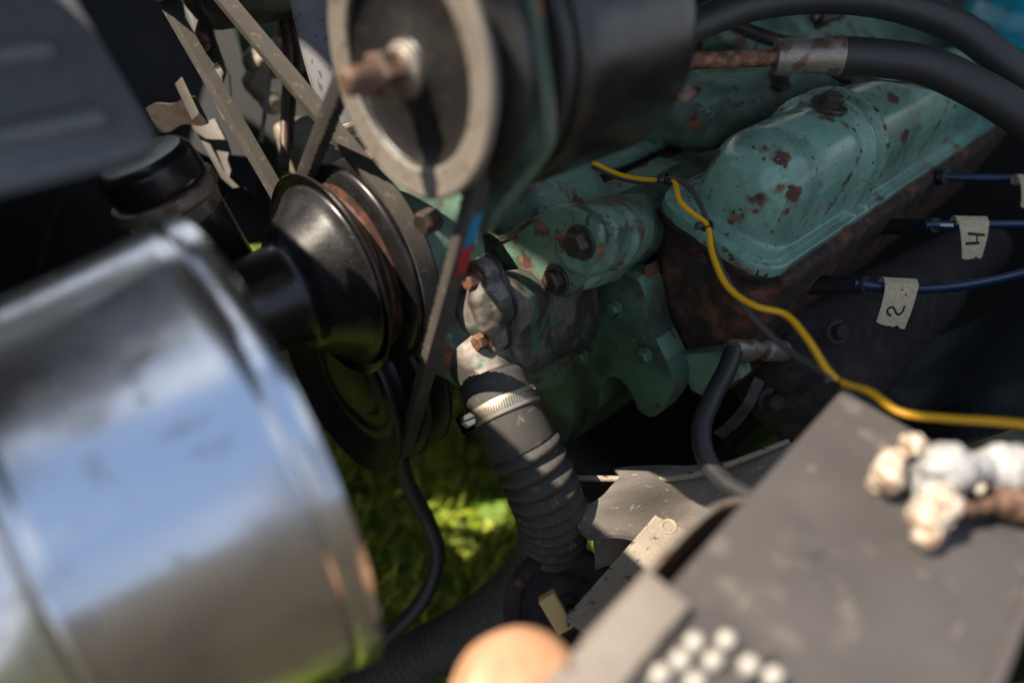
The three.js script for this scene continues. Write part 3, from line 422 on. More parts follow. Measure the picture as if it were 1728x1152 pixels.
// worm-drive hose clip: band with slots, screw housing, slotted screw
function hoseClip(label, o, axis, r, lead, width = 0.0125) {       // lead: the way the screw housing points from the hose
  const t = thing('hose_clamp', label, 'hose clamp'), [d, e1, e2] = frame(axis), at = (a, rr, s) => o.clone().addScaledVector(d, s).addScaledVector(e1, Math.cos(a) * rr).addScaledVector(e2, Math.sin(a) * rr);
  const ang = (v) => Math.atan2(v.dot(e2), v.dot(e1)), side = ang(lead), out = EYE.clone().sub(o), turn = Math.sin(ang(out) - side) > 0 ? 1 : -1;
  const w = width / 2;
  mesh('band', turned(o, axis, [[-w, r], [-w, r + 0.0011], [-w + 0.0012, r + 0.0016], [w - 0.0012, r + 0.0016], [w, r + 0.0011], [w, r]], 72), M.zinc, t);
  const slots = []; for (let k = 0; k < 46; k++) { const a = side + turn * (0.4 + k * 0.072), T = V().addScaledVector(e1, -Math.sin(a)).addScaledVector(e2, Math.cos(a)), N = V().addScaledVector(e1, Math.cos(a)).addScaledVector(e2, Math.sin(a)), ex = d.clone().addScaledVector(T, 0.22).normalize(); slots.push(place(rbox(width * 0.56, 0.0009, 0.0006, 0.0002), at(a, r + 0.0017, 0), ex, V().crossVectors(N, ex), N)); }
  mesh('slot_row', slots, M.darkBolt, t);
  const T = V().addScaledVector(e1, -Math.sin(side)).addScaledVector(e2, Math.cos(side)), N = V().addScaledVector(e1, Math.cos(side)).addScaledVector(e2, Math.sin(side));
  mesh('screw_housing', place(rbox(width * 1.15, 0.014, 0.009, 0.002), at(side, r + 0.0055, 0), d, T, N), M.zinc, t);
  const so = at(side, r + 0.0062, 0).addScaledVector(T, -0.016);
  const sc = mesh('screw', hexHead(so.clone().addScaledVector(T, 0.008), T.clone().negate(), 0.0056, 0.007, 0.2), M.zinc, t);
  mesh('screw_slot', place(rbox(0.0095, 0.0014, 0.0006, 0.0002), so.clone().addScaledVector(T, 0.0008), N, d, T), M.darkBolt, sc);
  return t;
}
// lower radiator hose: smooth cuff, then corrugated
const hoseLine = spline([P(829, 638, 0.556), P(850, 690, 0.55), P(880, 750, 0.548), P(912, 815, 0.555), P(932, 880, 0.58), P(920, 950, 0.62), P(868, 1010, 0.68), P(790, 1064, 0.75), P(700, 1110, 0.8), P(600, 1160, 0.84)]);
{
  const t = thing('radiator_hose', 'thick black corrugated radiator hose bending down over the grass', 'hose');
  const L = hoseLine.getLength();
  mesh('hose', tube(hoseLine, (q, s) => s < 0.058 ? 0.0272 - 0.0012 * sstep(0.004, 0, s) : 0.0258 + 0.0048 * Math.pow(0.5 + 0.5 * Math.cos((s - 0.058 - 0.006) / 0.0112 * 2 * Math.PI), 0.7) - 0.0013 * sstep(0.058, 0.068, s), { n: 640, seg: 40 }), M.rubber, t);
  mesh('cuff_edge', turned(hoseLine.getPointAt(0), hoseLine.getTangentAt(0), [[0, 0.0262], [-0.0012, 0.0265], [-0.0012, 0.0232], [0.001, 0.0232]], 48), M.rubber, t);
  hoseClip('bright worm drive clamp holding the corrugated hose below the pump', hoseLine.getPointAt(0.025 / L), hoseLine.getTangentAt(0.025 / L), 0.0276, RT.clone().multiplyScalar(-1).addScaledVector(FW, -0.35));
}
{ const w = thing('lock_wire', 'bent pale lock wire sticking out above the hose clamp', 'wire'); mesh('strand', tube([P(850, 596, 0.55), P(851, 612, 0.548), P(846, 624, 0.546), P(838, 632, 0.546)], 0.0009, { seg: 8 }), M.beige, w); mesh('strand', tube([P(843, 625, 0.5455), P(853, 622, 0.545), P(865, 619, 0.546)], 0.0009, { seg: 8 }), M.beige, w); }
// grey hose to the top of the pump
{
  const line = spline([P(505, -90, 0.6), P(530, 20, 0.595), P(555, 120, 0.595), P(585, 205, 0.605), P(598, 240, 0.612)]);
  solo('heater_hose', tube(line, 0.0178, { seg: 28 }), M.hoseGrey, 'pale grey rubber hose running down to the pump', 'hose');
  hoseClip('worm drive clamp at the end of the pale grey hose', line.getPointAt(0.935), line.getTangentAt(0.935), 0.0182, RT.clone().addScaledVector(FW, -0.2), 0.013);
}

// ---------------------------------------------------------------- pulleys and belts
const BX = PUMP.x + 0.0118, BX2 = PUMP.x + 0.0312;       // planes of the front and the rear belt
{
  const t = thing('fan_pulley', 'glossy black fan pulley with conical hub and a rusty belt groove', 'pulley');
  const o = PUMP, ax = V(-1, 0, 0);                       // s grows towards the front
  mesh('cone', turned(o, ax, soften([[-0.02, 0.03], [-0.012, 0.056], [0.0015, 0.0715], [0.005, 0.0725], [0.0095, 0.0665], [0.034, 0.047], [0.0375, 0.0405], [0.044, 0.0375], [0.06, 0.0365], [0.098, 0.0365], [0.098, 0.0]], 0.005), 96, 0.7), M.blackGloss, t);
  mesh('front_rim', turned(o, ax, soften([[-0.0075, 0.064], [-0.003, 0.073], [0.004, 0.0805], [0.0055, 0.0815], [0.0066, 0.0808], [0.0052, 0.079], [0.001, 0.071], [-0.002, 0.066]], 0.001), 120, 0.7), M.blackGloss, t);
  mesh('front_groove', turned(o, ax, [[-0.0075, 0.064], [-0.0105, 0.062], [-0.0125, 0.0625], [-0.0144, 0.0692]], 120, 0.7), M.groove, t);
  mesh('middle_rim', turned(o, ax, soften([[-0.0143, 0.069], [-0.0168, 0.078], [-0.019, 0.0815], [-0.0222, 0.0818], [-0.0236, 0.08], [-0.025, 0.068]], 0.0014), 120, 0.7), M.blackGloss, t);
  mesh('rear_groove', turned(o, ax, [[-0.025, 0.0682], [-0.0262, 0.066], [-0.0362, 0.066], [-0.0374, 0.0682]], 96, 0.7), M.groove, t);
  mesh('rear_rim', turned(o, ax, soften([[-0.0374, 0.068], [-0.0395, 0.0805], [-0.041, 0.0812], [-0.0425, 0.08], [-0.0415, 0.04], [-0.0415, 0.0]], 0.001), 120, 0.7), M.blackSatin, t);
}
{
  const t = thing('crank_pulley', 'large black grooved crankshaft pulley low behind the fan pulley', 'pulley');
  const ax = V(-1, 0, 0), o = CRANK, R = 0.09;
  mesh('front_rim', turned(o, ax, soften([[-0.012, R - 0.018], [-0.004, R - 0.002], [0.001, R], [0.004, R - 0.0015], [0.001, R - 0.006], [-0.006, R - 0.018], [-0.012, R - 0.026], [-0.018, R - 0.05], [-0.02, 0.02], [-0.02, 0]], 0.002), 120), M.blackSatin, t);
  mesh('web', turned(o, ax, soften([[-0.024, 0.07], [-0.012, 0.062], [-0.012, 0.055], [-0.016, 0.05], [-0.016, 0.04], [-0.008, 0.036], [-0.006, 0.0]], 0.002), 96), M.blackSatin, t);
  mesh('groove', turned(o, ax, [[-0.012, R - 0.018], [-0.016, R - 0.019], [-0.02, R - 0.018], [-0.027, R - 0.001]], 120), M.blackSatin, t);
  mesh('rear_rim', turned(o, ax, soften([[-0.027, R - 0.001], [-0.031, R + 0.001], [-0.034, R - 0.003], [-0.04, R - 0.016], [-0.044, R - 0.016], [-0.05, R], [-0.054, R], [-0.056, 0.05], [-0.09, 0.04]], 0.001), 120), M.blackSatin, t);
}
{
  const t = thing('compressor_pulley', 'dusty dished pulley with a rusty nut on the black compressor', 'pulley');
  const ax = V(-1, 0, 0), o = GEN, R = 0.0692;
  mesh('face_ring', turned(o, ax, soften([[-0.008, R - 0.007], [-0.003, R], [0.0, R], [0.0014, R - 0.002], [0.0006, R * 0.9], [0.0, R * 0.77], [-0.0014, R * 0.75]], 0.0008), 120), M.dustFace, t);
  mesh('dish', turned(o, ax, soften([[-0.0014, R * 0.75], [-0.0036, R * 0.735], [-0.0062, R * 0.62], [-0.0066, 0.03], [-0.005, 0.021], [-0.0035, 0.0155], [-0.002, 0.0145], [-0.002, 0.0]], 0.003), 120, 0.8), M.dustDark, t);
  mesh('belt_groove', turned(o, ax, [[-0.008, R - 0.007], [-0.0095, R - 0.0195], [-0.0165, R - 0.0195], [-0.019, R - 0.007], [-0.023, R]], 96), M.blackSatin, t);
  mesh('rear_rim', turned(o, ax, soften([[-0.023, R], [-0.026, R + 0.001], [-0.029, R - 0.002], [-0.031, R - 0.014], [-0.033, R - 0.02], [-0.034, 0.03], [-0.048, 0.028]], 0.001), 96), M.blackSatin, t);
  mesh('washer', turned(o, ax, soften([[-0.004, 0.0], [-0.004, 0.0145], [0.001, 0.0145], [0.002, 0.011], [0.006, 0.011], [0.007, 0.0]], 0.001), 40), M.steel, t);
  const nut = mesh('nut', hexHead(o.clone().add(V(-0.006, 0, 0)), ax, 0.0125, 0.012, 0.35), M.rustNut, t); nut.userData.label = 'rusty hexagon nut';
  mesh('stud', turned(o, ax, soften([[0.01, 0.0072], [0.034, 0.0072], [0.036, 0.006], [0.036, 0]], 0.001), 24), M.rustNut, nut);
}
{
  const t = thing('compressor', 'black cylindrical compressor body hanging above the engine', 'compressor'), o = GEN, ax = X1;
  mesh('body', turned(o, ax, soften([[0.056, 0.03], [0.056, 0.074], [0.06, 0.078], [0.064, 0.079], [0.148, 0.079], [0.155, 0.076], [0.157, 0.06], [0.157, 0.0]], 0.004), 120), M.blackGloss, t);
  mesh('front_cover', turned(o, ax, soften([[0.047, 0.02], [0.047, 0.07], [0.049, 0.073], [0.054, 0.073], [0.056, 0.07], [0.056, 0.03]], 0.003), 96), M.blackSatin, t);
  bolt(t, PX(1150, 150, GEN.x + 0.15).add(V(0, 0, 0)), V(0, -0.5, 1).normalize(), 0.0055, 0.006, M.steel, { washer: 0 });
  const b = thing('compressor_bracket', 'thin green bent mounting plate between the pulley and the compressor', 'bracket');
  const x = GEN.x + 0.04;
  mesh('plate', slab(onX(x, [855, -60], [893, -40], [912, 100], [924, 200], [918, 250], [850, 345], [820, 385], [795, 390], [800, 340], [826, 300], [842, 200], [850, 90]), X1, 0.006, 0.0015), M.bracket, b);
  mesh('edge', strip([PX(893, -50, x), PX(910, 80, x), PX(925, 205, x), PX(919, 252, x), PX(850, 348, x), PX(822, 388, x)], 0.009, 0.003, X1), M.bracket, b);
}
// V belts: loops in a plane x = const round circles; the path is traced as tangents and arcs
function loop(circles) {        // circles: [y, z, r], anticlockwise as seen from the front; returns [y, z] points
  const pts = [], n = circles.length;
  const tang = circles.map((c, i) => { const d = circles[(i + 1) % n], dy = d[0] - c[0], dz = d[1] - c[1], L = Math.hypot(dy, dz), a = Math.atan2(dz, dy), b = Math.acos((c[2] - d[2]) / L); return [a + b]; });
  for (let i = 0; i < n; i++) {
    const c = circles[i], a0 = tang[(i + n - 1) % n][0]; let a1 = tang[i][0]; while (a1 > a0) a1 -= Math.PI * 2; while (a1 < a0 - Math.PI * 2) a1 += Math.PI * 2;
    const k = Math.max(2, Math.ceil((a0 - a1) / 0.06)); for (let j = 0; j <= k; j++) { const a = mix(a0, a1, j / k); pts.push([c[0] + Math.cos(a) * c[2], c[1] + Math.sin(a) * c[2]]); }
    const e = circles[(i + 1) % n], p0 = pts[pts.length - 1], p1 = [e[0] + Math.cos(a1) * e[2], e[1] + Math.sin(a1) * e[2]], m = Math.ceil(Math.hypot(p1[0] - p0[0], p1[1] - p0[1]) / 0.0025); for (let j = 1; j < m; j++) pts.push([mix(p0[0], p1[0], j / m), mix(p0[1], p1[1], j / m)]);
  }
  return pts;
}
function vbelt(x, circles, w0, w1, h, cog = 0) {
  const path = loop(circles), N = path.length, rows = []; let s = 0; const S = [];
  for (let i = 0; i <= N; i++) {
    const a = path[(i + N - 1) % N], p = path[i % N], b = path[(i + 1) % N], T = [b[0] - a[0], b[1] - a[1]], L = Math.hypot(...T) || 1, nrm = [-T[1] / L, T[0] / L];   // outward for clockwise travel
    if (i) s += Math.hypot(path[i % N][0] - path[i - 1][0], path[i % N][1] - path[i - 1][1]); S.push(s);
    const hh = h * (1 - (cog ? cog * (0.5 + 0.5 * Math.sign(Math.sin(s / 0.006 * 2 * Math.PI))) : 0)), at = (dx, o) => V(x + dx, p[0] + nrm[0] * o, p[1] + nrm[1] * o);
    rows.push([at(-w0, 0), at(w0, 0), at(w0 * 0.96, -h * 0.25), at(w1, -hh), at(-w1, -hh), at(-w0 * 0.96, -h * 0.25), at(-w0, 0)]);
  }
  return crease(gridGeo(rows, false, (i, j) => [S[i], [0, 0.012, 0.015, 0.024, 0.03, 0.04, 0.043][j]]), 0.5);
}
{
  const ALT = PX(268, -75, BX2);
  const A = [[GEN.y, GEN.z, 0.0565], [PUMP.y, PUMP.z, 0.0765], [CRANK.y, CRANK.z, 0.0865]], B = [[PUMP.y, PUMP.z, 0.0835], [ALT.y, ALT.z, 0.036]];
  const t = thing('drive_belt', 'black cogged drive belt with blue and red marks below the dusty pulley', 'belt');
  mesh('belt', vbelt(BX, A, 0.0068, 0.0045, 0.0095, 0.14), M.belt, t);
  // painted marks on the outer face, laid just proud of the rubber
  const path = loop(A), near = (px, py) => { let b = 0, bd = 1e9; const q = PX(px, py, BX); path.forEach((c, i) => { const d = Math.hypot(c[0] - q.y, c[1] - q.z); if (d < bd) { bd = d; b = i; } }); return b; };
  for (const [y0, y1, m, nm] of [[356, 402, M.blueMark, 'blue_mark'], [420, 458, M.redMark, 'red_mark']]) {
    const i0 = near(790, y0), i1 = near(760, y1), rows = []; const st = i0 < i1 ? 1 : -1;
    for (let i = i0; i !== i1; i += st) { const a = path[i - 1], b = path[i + 1], p = path[i], T = [b[0] - a[0], b[1] - a[1]], L = Math.hypot(...T), n = [-T[1] / L, T[0] / L]; const o = (dx, k) => V(BX + dx, p[0] + n[0] * k, p[1] + n[1] * k); rows.push([o(0.0071, -0.0024), o(0.0071, 0.0003), o(-0.001 - 0.003 * noise3(i, 0, m.id), 0.0003)]); }
    if (rows.length > 1) mesh(nm, crease(gridGeo(rows, false), 0.5), m, t);
  }
  solo('alternator_belt', vbelt(BX2, B, 0.0072, 0.005, 0.0085), M.belt, 'long dusty belt running up from the rear groove of the fan pulley', 'belt');
  const p = thing('alternator', 'dark alternator with a small pulley at the top of the long belt', 'alternator');
  mesh('pulley', turned(V(BX2, ALT.y, ALT.z), V(-1, 0, 0), soften([[-0.014, 0], [-0.014, 0.036], [-0.008, 0.036], [-0.002, 0.028], [0.002, 0.028], [0.008, 0.036], [0.012, 0.036], [0.014, 0.02], [0.02, 0.012], [0.02, 0]], 0.001), 48), M.blackSatin, p);
  mesh('housing', turned(V(BX2 + 0.02, ALT.y, ALT.z), X1, soften([[0, 0.02], [0, 0.05], [0.01, 0.065], [0.11, 0.065], [0.13, 0.05], [0.13, 0]], 0.006), 48), M.castGrey, p);
}
// ---------------------------------------------------------------- chrome drum ahead of the fan pulley
{
  const t = thing('chrome_drum', 'large polished chrome drum with rolled rims beside the black pulley hub', 'drum');
  const c = P(448, 748, 0.42), v = c.clone().sub(EYE).normalize(), h = RT.clone().multiplyScalar(0.91).addScaledVector(UP, 0.415).normalize();
  h.addScaledVector(v, -h.dot(v)).normalize(); const a = h.multiplyScalar(0.988).addScaledVector(v, 0.15).normalize(), ax = a.clone().negate(), R = 0.139;
  const taper = (q) => q.map(([s, r]) => [s, r - 0.15 * Math.max(0, s)]);      // narrows towards the front
  mesh('rim', turned(c, ax, taper([[0.004, R - 0.012], [0.0, R - 0.0015], [0.0006, R - 0.0003], [0.0016, R], [0.0118, R], [0.0128, R - 0.0006], [0.0134, R - 0.0022], [0.0152, R - 0.0022], [0.0166, R - 0.0012]]), 200, 0.9), M.chrome, t);
  mesh('shell', turned(c, ax, taper([[0.0166, R - 0.0012], [0.019, R - 0.0011], [0.024, R - 0.0014], [0.029, R - 0.0018], [0.105, R - 0.003], [0.1075, R - 0.0022], [0.110, R - 0.0008], [0.1125, R - 0.0012], [0.1145, R - 0.004], [0.118, R - 0.008], [0.14, R - 0.009]]), 200, 0.9), M.chrome, t);
  mesh('end_band', turned(c, ax, soften(taper([[0.14, R - 0.009], [0.142, R - 0.004], [0.145, R - 0.003], [0.178, R - 0.004], [0.182, R - 0.012], [0.186, R - 0.03]]), 0.001), 160, 0.8), M.chrome, t);
  mesh('end_plate', turned(c, ax, [[0.006, 0], [0.006, R - 0.014], [0.004, R - 0.012]], 96), M.blackSatin, t);
}
// ribbed black cover plate, leaning
{
  const t = thing('ribbed_cover', 'black ribbed cover plate with rounded corners above the chrome drum', 'cover');
  const al = 33 * rad, w = V(0, Math.sin(al), -Math.cos(al)), o = P(278, 246, 0.34), nrm = V().crossVectors(w, X1).normalize(); if (nrm.dot(EYE.clone().sub(o)) < 0) nrm.negate();
  const at = (u, v, n = 0) => o.clone().addScaledVector(X1, -u).addScaledVector(w, v).addScaledVector(nrm, n);
  const pts = [], r = 0.012; for (let k = 0; k <= 6; k++) { const q = -Math.PI / 2 + k / 6 * Math.PI / 2; pts.push(at(r - Math.sin(q + Math.PI / 2) * r, r - Math.cos(q + Math.PI / 2) * r)); }
  pts.push(at(0, 0.112), at(0.26, 0.112), at(0.26, 0));
  mesh('plate', slab(pts.map((q) => q.clone().addScaledVector(nrm, -0.012)), nrm, 0.012, 0.0035), M.ribbed, t);
  for (const [v0, u1] of [[0.018, 0.017], [0.057, 0.022], [0.096, 0.027]]) {
    const g = nets(cap(at(u1 + 0.004, v0 + 0.004, -0.001), at(0.24, v0 + 0.004, -0.0005), 0.0066), ...around([at(u1, v0), at(0.245, v0)], 0.012), 0.0024); mesh('rib', g, M.ribbed, t);
  }
  bolt(t, at(0.076, 0.036, 0), nrm, 0.004, 0.003, M.ribbed, { washer: 1.4 });
}
// black canister under the cover
{
  const t = thing('black_canister', 'round black canister with a banded lid below the ribbed cover', 'canister');
  const o = P(235, 262, 0.5), ax = V(0.25, -0.9, 0.25).normalize();
  mesh('body', turned(o, ax, soften([[0.05, 0.034], [0.16, 0.03], [0.16, 0]], 0.003), 64), M.blackGloss, t);
  mesh('lid', turned(o, ax, soften([[0, 0], [0, 0.03], [0.006, 0.0345], [0.022, 0.0355], [0.026, 0.034]], 0.002), 64), M.blackGloss, t);
  mesh('band', turned(o, ax, soften([[0.026, 0.034], [0.027, 0.0385], [0.036, 0.039], [0.038, 0.036], [0.05, 0.0335]], 0.0012), 64), M.steel, t);
}
// lit brackets and black panel between the belts
{
  const a = (px, py) => P(px, py, 0.66), n = FW.clone().negate();
  const plateOf = (q, d, bev = 0.001) => slab(q.map(([x, y, dd]) => P(x, y, dd ?? d)), FW.clone(), 0.004, bev);
  const t = thing('radiator_bracket', 'sunlit grey steel bracket with ragged rusty edges behind the belts', 'bracket');
  const hole = (x, y, d, r) => Array.from({ length: 10 }, (_, k) => P(x + Math.cos(k * 0.628) * r, y + Math.sin(k * 0.628) * r * 0.8, d));
  mesh('upright', slab([[345, 84], [368, 84], [377, 104], [380, 122], [374, 140], [376, 160], [388, 182], [397, 188], [411, 213], [402, 224], [374, 200], [352, 150]].map(([x, y]) => P(x, y, 0.7)), FW.clone(), 0.004, 0.001, 0, [hole(366, 112, 0.7, 5), hole(380, 186, 0.7, 4)]), M.greyPaint, t);
  mesh('arm', strip([P(258, 202, 0.7), P(300, 192, 0.685), P(340, 186, 0.67)], (q) => 0.024 + 0.004 * Math.sin(q * 9), 0.003, V(0.35, -0.55, 0.75)), M.greyPaint, t);
  mesh('tab', slab([P(294, 142, 0.655), P(298, 140, 0.655), P(324, 202, 0.655), P(320, 206, 0.655)], V(0.3, 0.5, 0.4), 0.012, 0.0008), M.greyPaint, t);
  mesh('gusset', slab([[322, 212], [346, 208], [372, 204], [398, 246], [404, 262], [400, 276], [408, 294], [402, 316], [390, 306], [366, 268]].map(([x, y]) => P(x, y, 0.715)), V(0.75, -0.6, -0.25), 0.004, 0.001), M.greyPaint, t);
  mesh('blade', slab([[384, 212], [400, 208], [418, 234], [432, 250], [444, 262], [460, 285], [456, 296], [444, 290], [404, 244]].map(([x, y]) => P(x, y, 0.65)), FW.clone(), 0.004, 0.001, 0, [hole(425, 254, 0.65, 4), hole(442, 276, 0.65, 3.5)]), M.greyPaint, t);
  const s = thing('radiator_shroud', 'matt black shroud panel behind the sunlit bracket', 'shroud');
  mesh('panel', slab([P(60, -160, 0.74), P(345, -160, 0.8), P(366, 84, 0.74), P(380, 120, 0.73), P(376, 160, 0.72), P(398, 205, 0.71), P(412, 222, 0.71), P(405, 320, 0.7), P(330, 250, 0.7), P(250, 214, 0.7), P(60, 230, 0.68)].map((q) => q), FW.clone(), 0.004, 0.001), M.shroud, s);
  const c = thing('chassis_backing', 'dark chassis panel below the belts, widened as a backing', 'chassis');
  mesh('rail', slab([[-160, 330], [180, 290], [300, 240], [420, 300], [480, 300], [490, 380], [440, 400], [330, 410], [250, 400], [200, 420], [-160, 560]].map(([x, y]) => P(x, y, 0.82)), FW.clone(), 0.05, 0.004), M.backingGrey, c);  // widened as a dark backing that hides the grass below the belts
  mesh('rib', tube([P(60, 470, 0.8), P(78, 400, 0.8), P(110, 330, 0.8)], 0.006), M.felt, c);
  const sf = thing('added_dark_backing', 'dark backing panel added far below the alternator', 'added_dark_backing'); mesh('panel', slab([[280, -160], [760, -160], [760, 120], [640, 330], [430, 380], [300, 240]].map(([x, y]) => P(x, y, 1.12)), FW.clone(), 0.02, 0.002), M.backingGrey, sf);  // added dark backing, stands in for the darkness behind the belts
  const st = thing('adjuster_bracket', 'dark slotted belt adjuster bracket with a bolt between the belts', 'bracket');
  mesh('arm', slab([[300, -40], [338, -40], [352, 40], [372, 96], [356, 104], [332, 70], [312, 30]].map(([x, y]) => P(x, y, 0.68)), FW.clone(), 0.008, 0.0015, 0, [[[326, 0], [336, 2], [348, 46], [342, 52]].map(([x, y]) => P(x, y, 0.68))]), M.blackSatin, st);
  bolt(st, P(338, 74, 0.676), FW.clone().negate(), 0.007, 0.008, M.rustBolt, { washer: 1.4 });
  solo('throttle_rod', tube([P(458, -30, 0.77), P(466, 60, 0.76), P(452, 150, 0.75), P(440, 240, 0.74)], 0.0022, { seg: 10 }), M.steel, 'thin bent steel rod hanging behind the long belt', 'rod');
  solo('wiring_clip', turned(P(478, 18, 0.705), V(1, 0.1, 0.2).normalize(), soften([[-0.012, 0.004], [-0.012, 0.0075], [0.012, 0.0075], [0.012, 0.004]], 0.001), 24), M.blackGloss, 'glossy black clip round the rusty upright pipe', 'clip');
  // oblique edge lit below the bracket
  const e = thing('engine_mount_stay', 'pale steel stay below the ragged bracket', 'stay');
  mesh('bar', plateOf([[330, 222], [352, 238], [378, 290], [404, 316], [392, 318], [372, 300]], 0.7), M.greyPaint, e);
}
// rusty pipe, dark casting and fittings between belt and hose
{
  const t = thing('fuel_pipe', 'rusty brown pipe standing upright behind the belts', 'pipe');
  mesh('pipe', tube([P(462, -20, 0.72), P(478, 40, 0.72), P(484, 110, 0.71), P(481, 200, 0.7), P(480, 285, 0.69)], 0.0047, { seg: 12 }), M.groove, t);
  mesh('clip', turned(P(470, 16, 0.72), V(0.3, -1, 0).normalize(), [[-0.004, 0.0045], [-0.004, 0.0068], [0.004, 0.0068], [0.004, 0.0045]], 24), M.blackGloss, t);
  solo('brake_pipe', tube([P(484, -20, 0.74), P(492, 40, 0.73), P(500, 100, 0.72), P(492, 190, 0.71), P(488, 250, 0.71)], 0.0036, { seg: 10 }), M.rustIron, 'thin dark brown pipe beside the rusty upright pipe', 'pipe');
  const v = thing('valve_block', 'small sunlit brass valve block behind the long belt', 'valve');
  mesh('block', nets(rough3(join(0.006, cap(P(430, 140, 0.8), P(458, 175, 0.8), 0.012), cap(P(440, 105, 0.8), P(500, 90, 0.82), 0.02), rod(P(418, 130, 0.79), P(428, 142, 0.8), 0.008)), 0.003, 150), ...around([P(430, 140, 0.8), P(458, 175, 0.8), P(440, 105, 0.8), P(500, 90, 0.82)], 0.03), 0.003), M.beige, v);
  mesh('union', hexHead(P(500, 95, 0.79), V(-0.4, 0.5, 0.7).normalize(), 0.011, 0.014), M.steel, v);
  solo('brass_plug', hexHead(P(334, 76, 0.66), V(-0.7, 0.4, 0.5).normalize(), 0.008, 0.012), M.rustBolt, 'rusty plug beside the top of the belts', 'plug');
  const b = thing('starter_housing', 'dark green casting behind the rusty upright pipe', 'housing');
  mesh('casting', nets(join(0.01, rod(P(390, 40, 0.92), P(560, 10, 0.95), 0.05, 0.008), brick(P(470, -40, 0.95), X1, Y1, Z1, 0.1, 0.02, 0.05, 0.004)), ...around([P(390, 40, 0.92), P(560, 10, 0.95), P(470, -40, 0.95)], 0.12), 0.006), M.plate, b);
  solo('cream_casting', nets(rough3(join(0.012, brick(P(525, 262, 0.8), X1, Y1, Z1, 0.03, 0.035, 0.03, 0.008), cap(P(510, 240, 0.78), P(560, 300, 0.8), 0.018)), 0.003, 120), ...around([P(525, 262, 0.8), P(560, 300, 0.8)], 0.07), 0.004), M.beige, 'sunlit cream coloured casting behind the crossing belts', 'casting');
}

// ---------------------------------------------------------------- hoses and pipes over the engine
{
  solo('suction_hose', tube([P(1120, 70, 0.53), P(1180, 40, 0.535), P(1260, 10, 0.55), P(1370, -5, 0.56), P(1500, 5, 0.57), P(1620, 48, 0.575), P(1700, 108, 0.575), P(1790, 180, 0.575)], 0.0125, { seg: 28 }), M.hoseBlack, 'black rubber hose arching up from the compressor', 'hose');
  const t = thing('pressure_hose', 'black rubber hose with a crimped metal ferrule and rusty pipe', 'hose');
  mesh('hose', tube([P(1412, 93, 0.555), P(1480, 98, 0.553), P(1560, 110, 0.55), P(1650, 150, 0.545), P(1740, 205, 0.54), P(1800, 250, 0.535)], 0.0142, { seg: 28 }), M.hoseBlack, t);
  const a = P(1308, 96, 0.56), b = P(1420, 93, 0.555), L = a.distanceTo(b);
  mesh('ferrule', turned(a, b.clone().sub(a), soften([[0, 0.006], [0, 0.0135], [L * 0.18, 0.0138], [L * 0.42, 0.0122], [L * 0.6, 0.0128], [L * 0.8, 0.0142], [L * 0.97, 0.015], [L, 0.0146], [L, 0.012]], 0.001), 40), M.steel, t);
  mesh('pipe', tube([P(1130, 104, 0.565), P(1200, 101, 0.565), P(1312, 97, 0.56)], 0.0064, { seg: 20 }), M.rustBolt, t);
  solo('vacuum_pipe', tube([P(1195, -10, 0.75), P(1240, 38, 0.74), P(1290, 62, 0.73), P(1350, 80, 0.72), P(1440, 134, 0.68), P(1500, 148, 0.68), P(1580, 140, 0.7), P(1680, 120, 0.75)], 0.0072, { seg: 14 }), M.darkBolt, 'dark brown pipe passing under the crimped ferrule', 'pipe');
  const u = thing('air_cleaner', 'bright turquoise painted housing behind the arching hose', 'housing');
  mesh('drum', turned(P(1765, 40, 0.92), V(0.25, 1, 0.1).normalize(), soften([[-0.1, 0], [-0.1, 0.07], [-0.03, 0.1], [0.0, 0.1], [0.012, 0.09], [0.012, 0.0]], 0.008), 72), M.turquoise, u);
  mesh('crease', turned(P(1765, 40, 0.92), V(0.25, 1, 0.1).normalize(), [[-0.036, 0.0965], [-0.038, 0.1], [-0.034, 0.1015], [-0.03, 0.099]], 72), M.turquoise, u);
  const cl = thing('pipe_clip', 'small dark spring clip on the intake manifold behind the hose', 'clip');
  mesh('clip', turned(P(1390, 30, 0.83), V(1, 0.2, 0.3).normalize(), soften([[-0.01, 0.006], [-0.01, 0.0105], [0.0, 0.0105], [0.002, 0.008], [0.028, 0.007], [0.03, 0.005]], 0.001), 24), M.darkBolt, cl);
  mesh('ear', place(rbox(0.006, 0.014, 0.004, 0.001), P(1382, 22, 0.82), X1, Y1, Z1), M.zinc, cl);
}
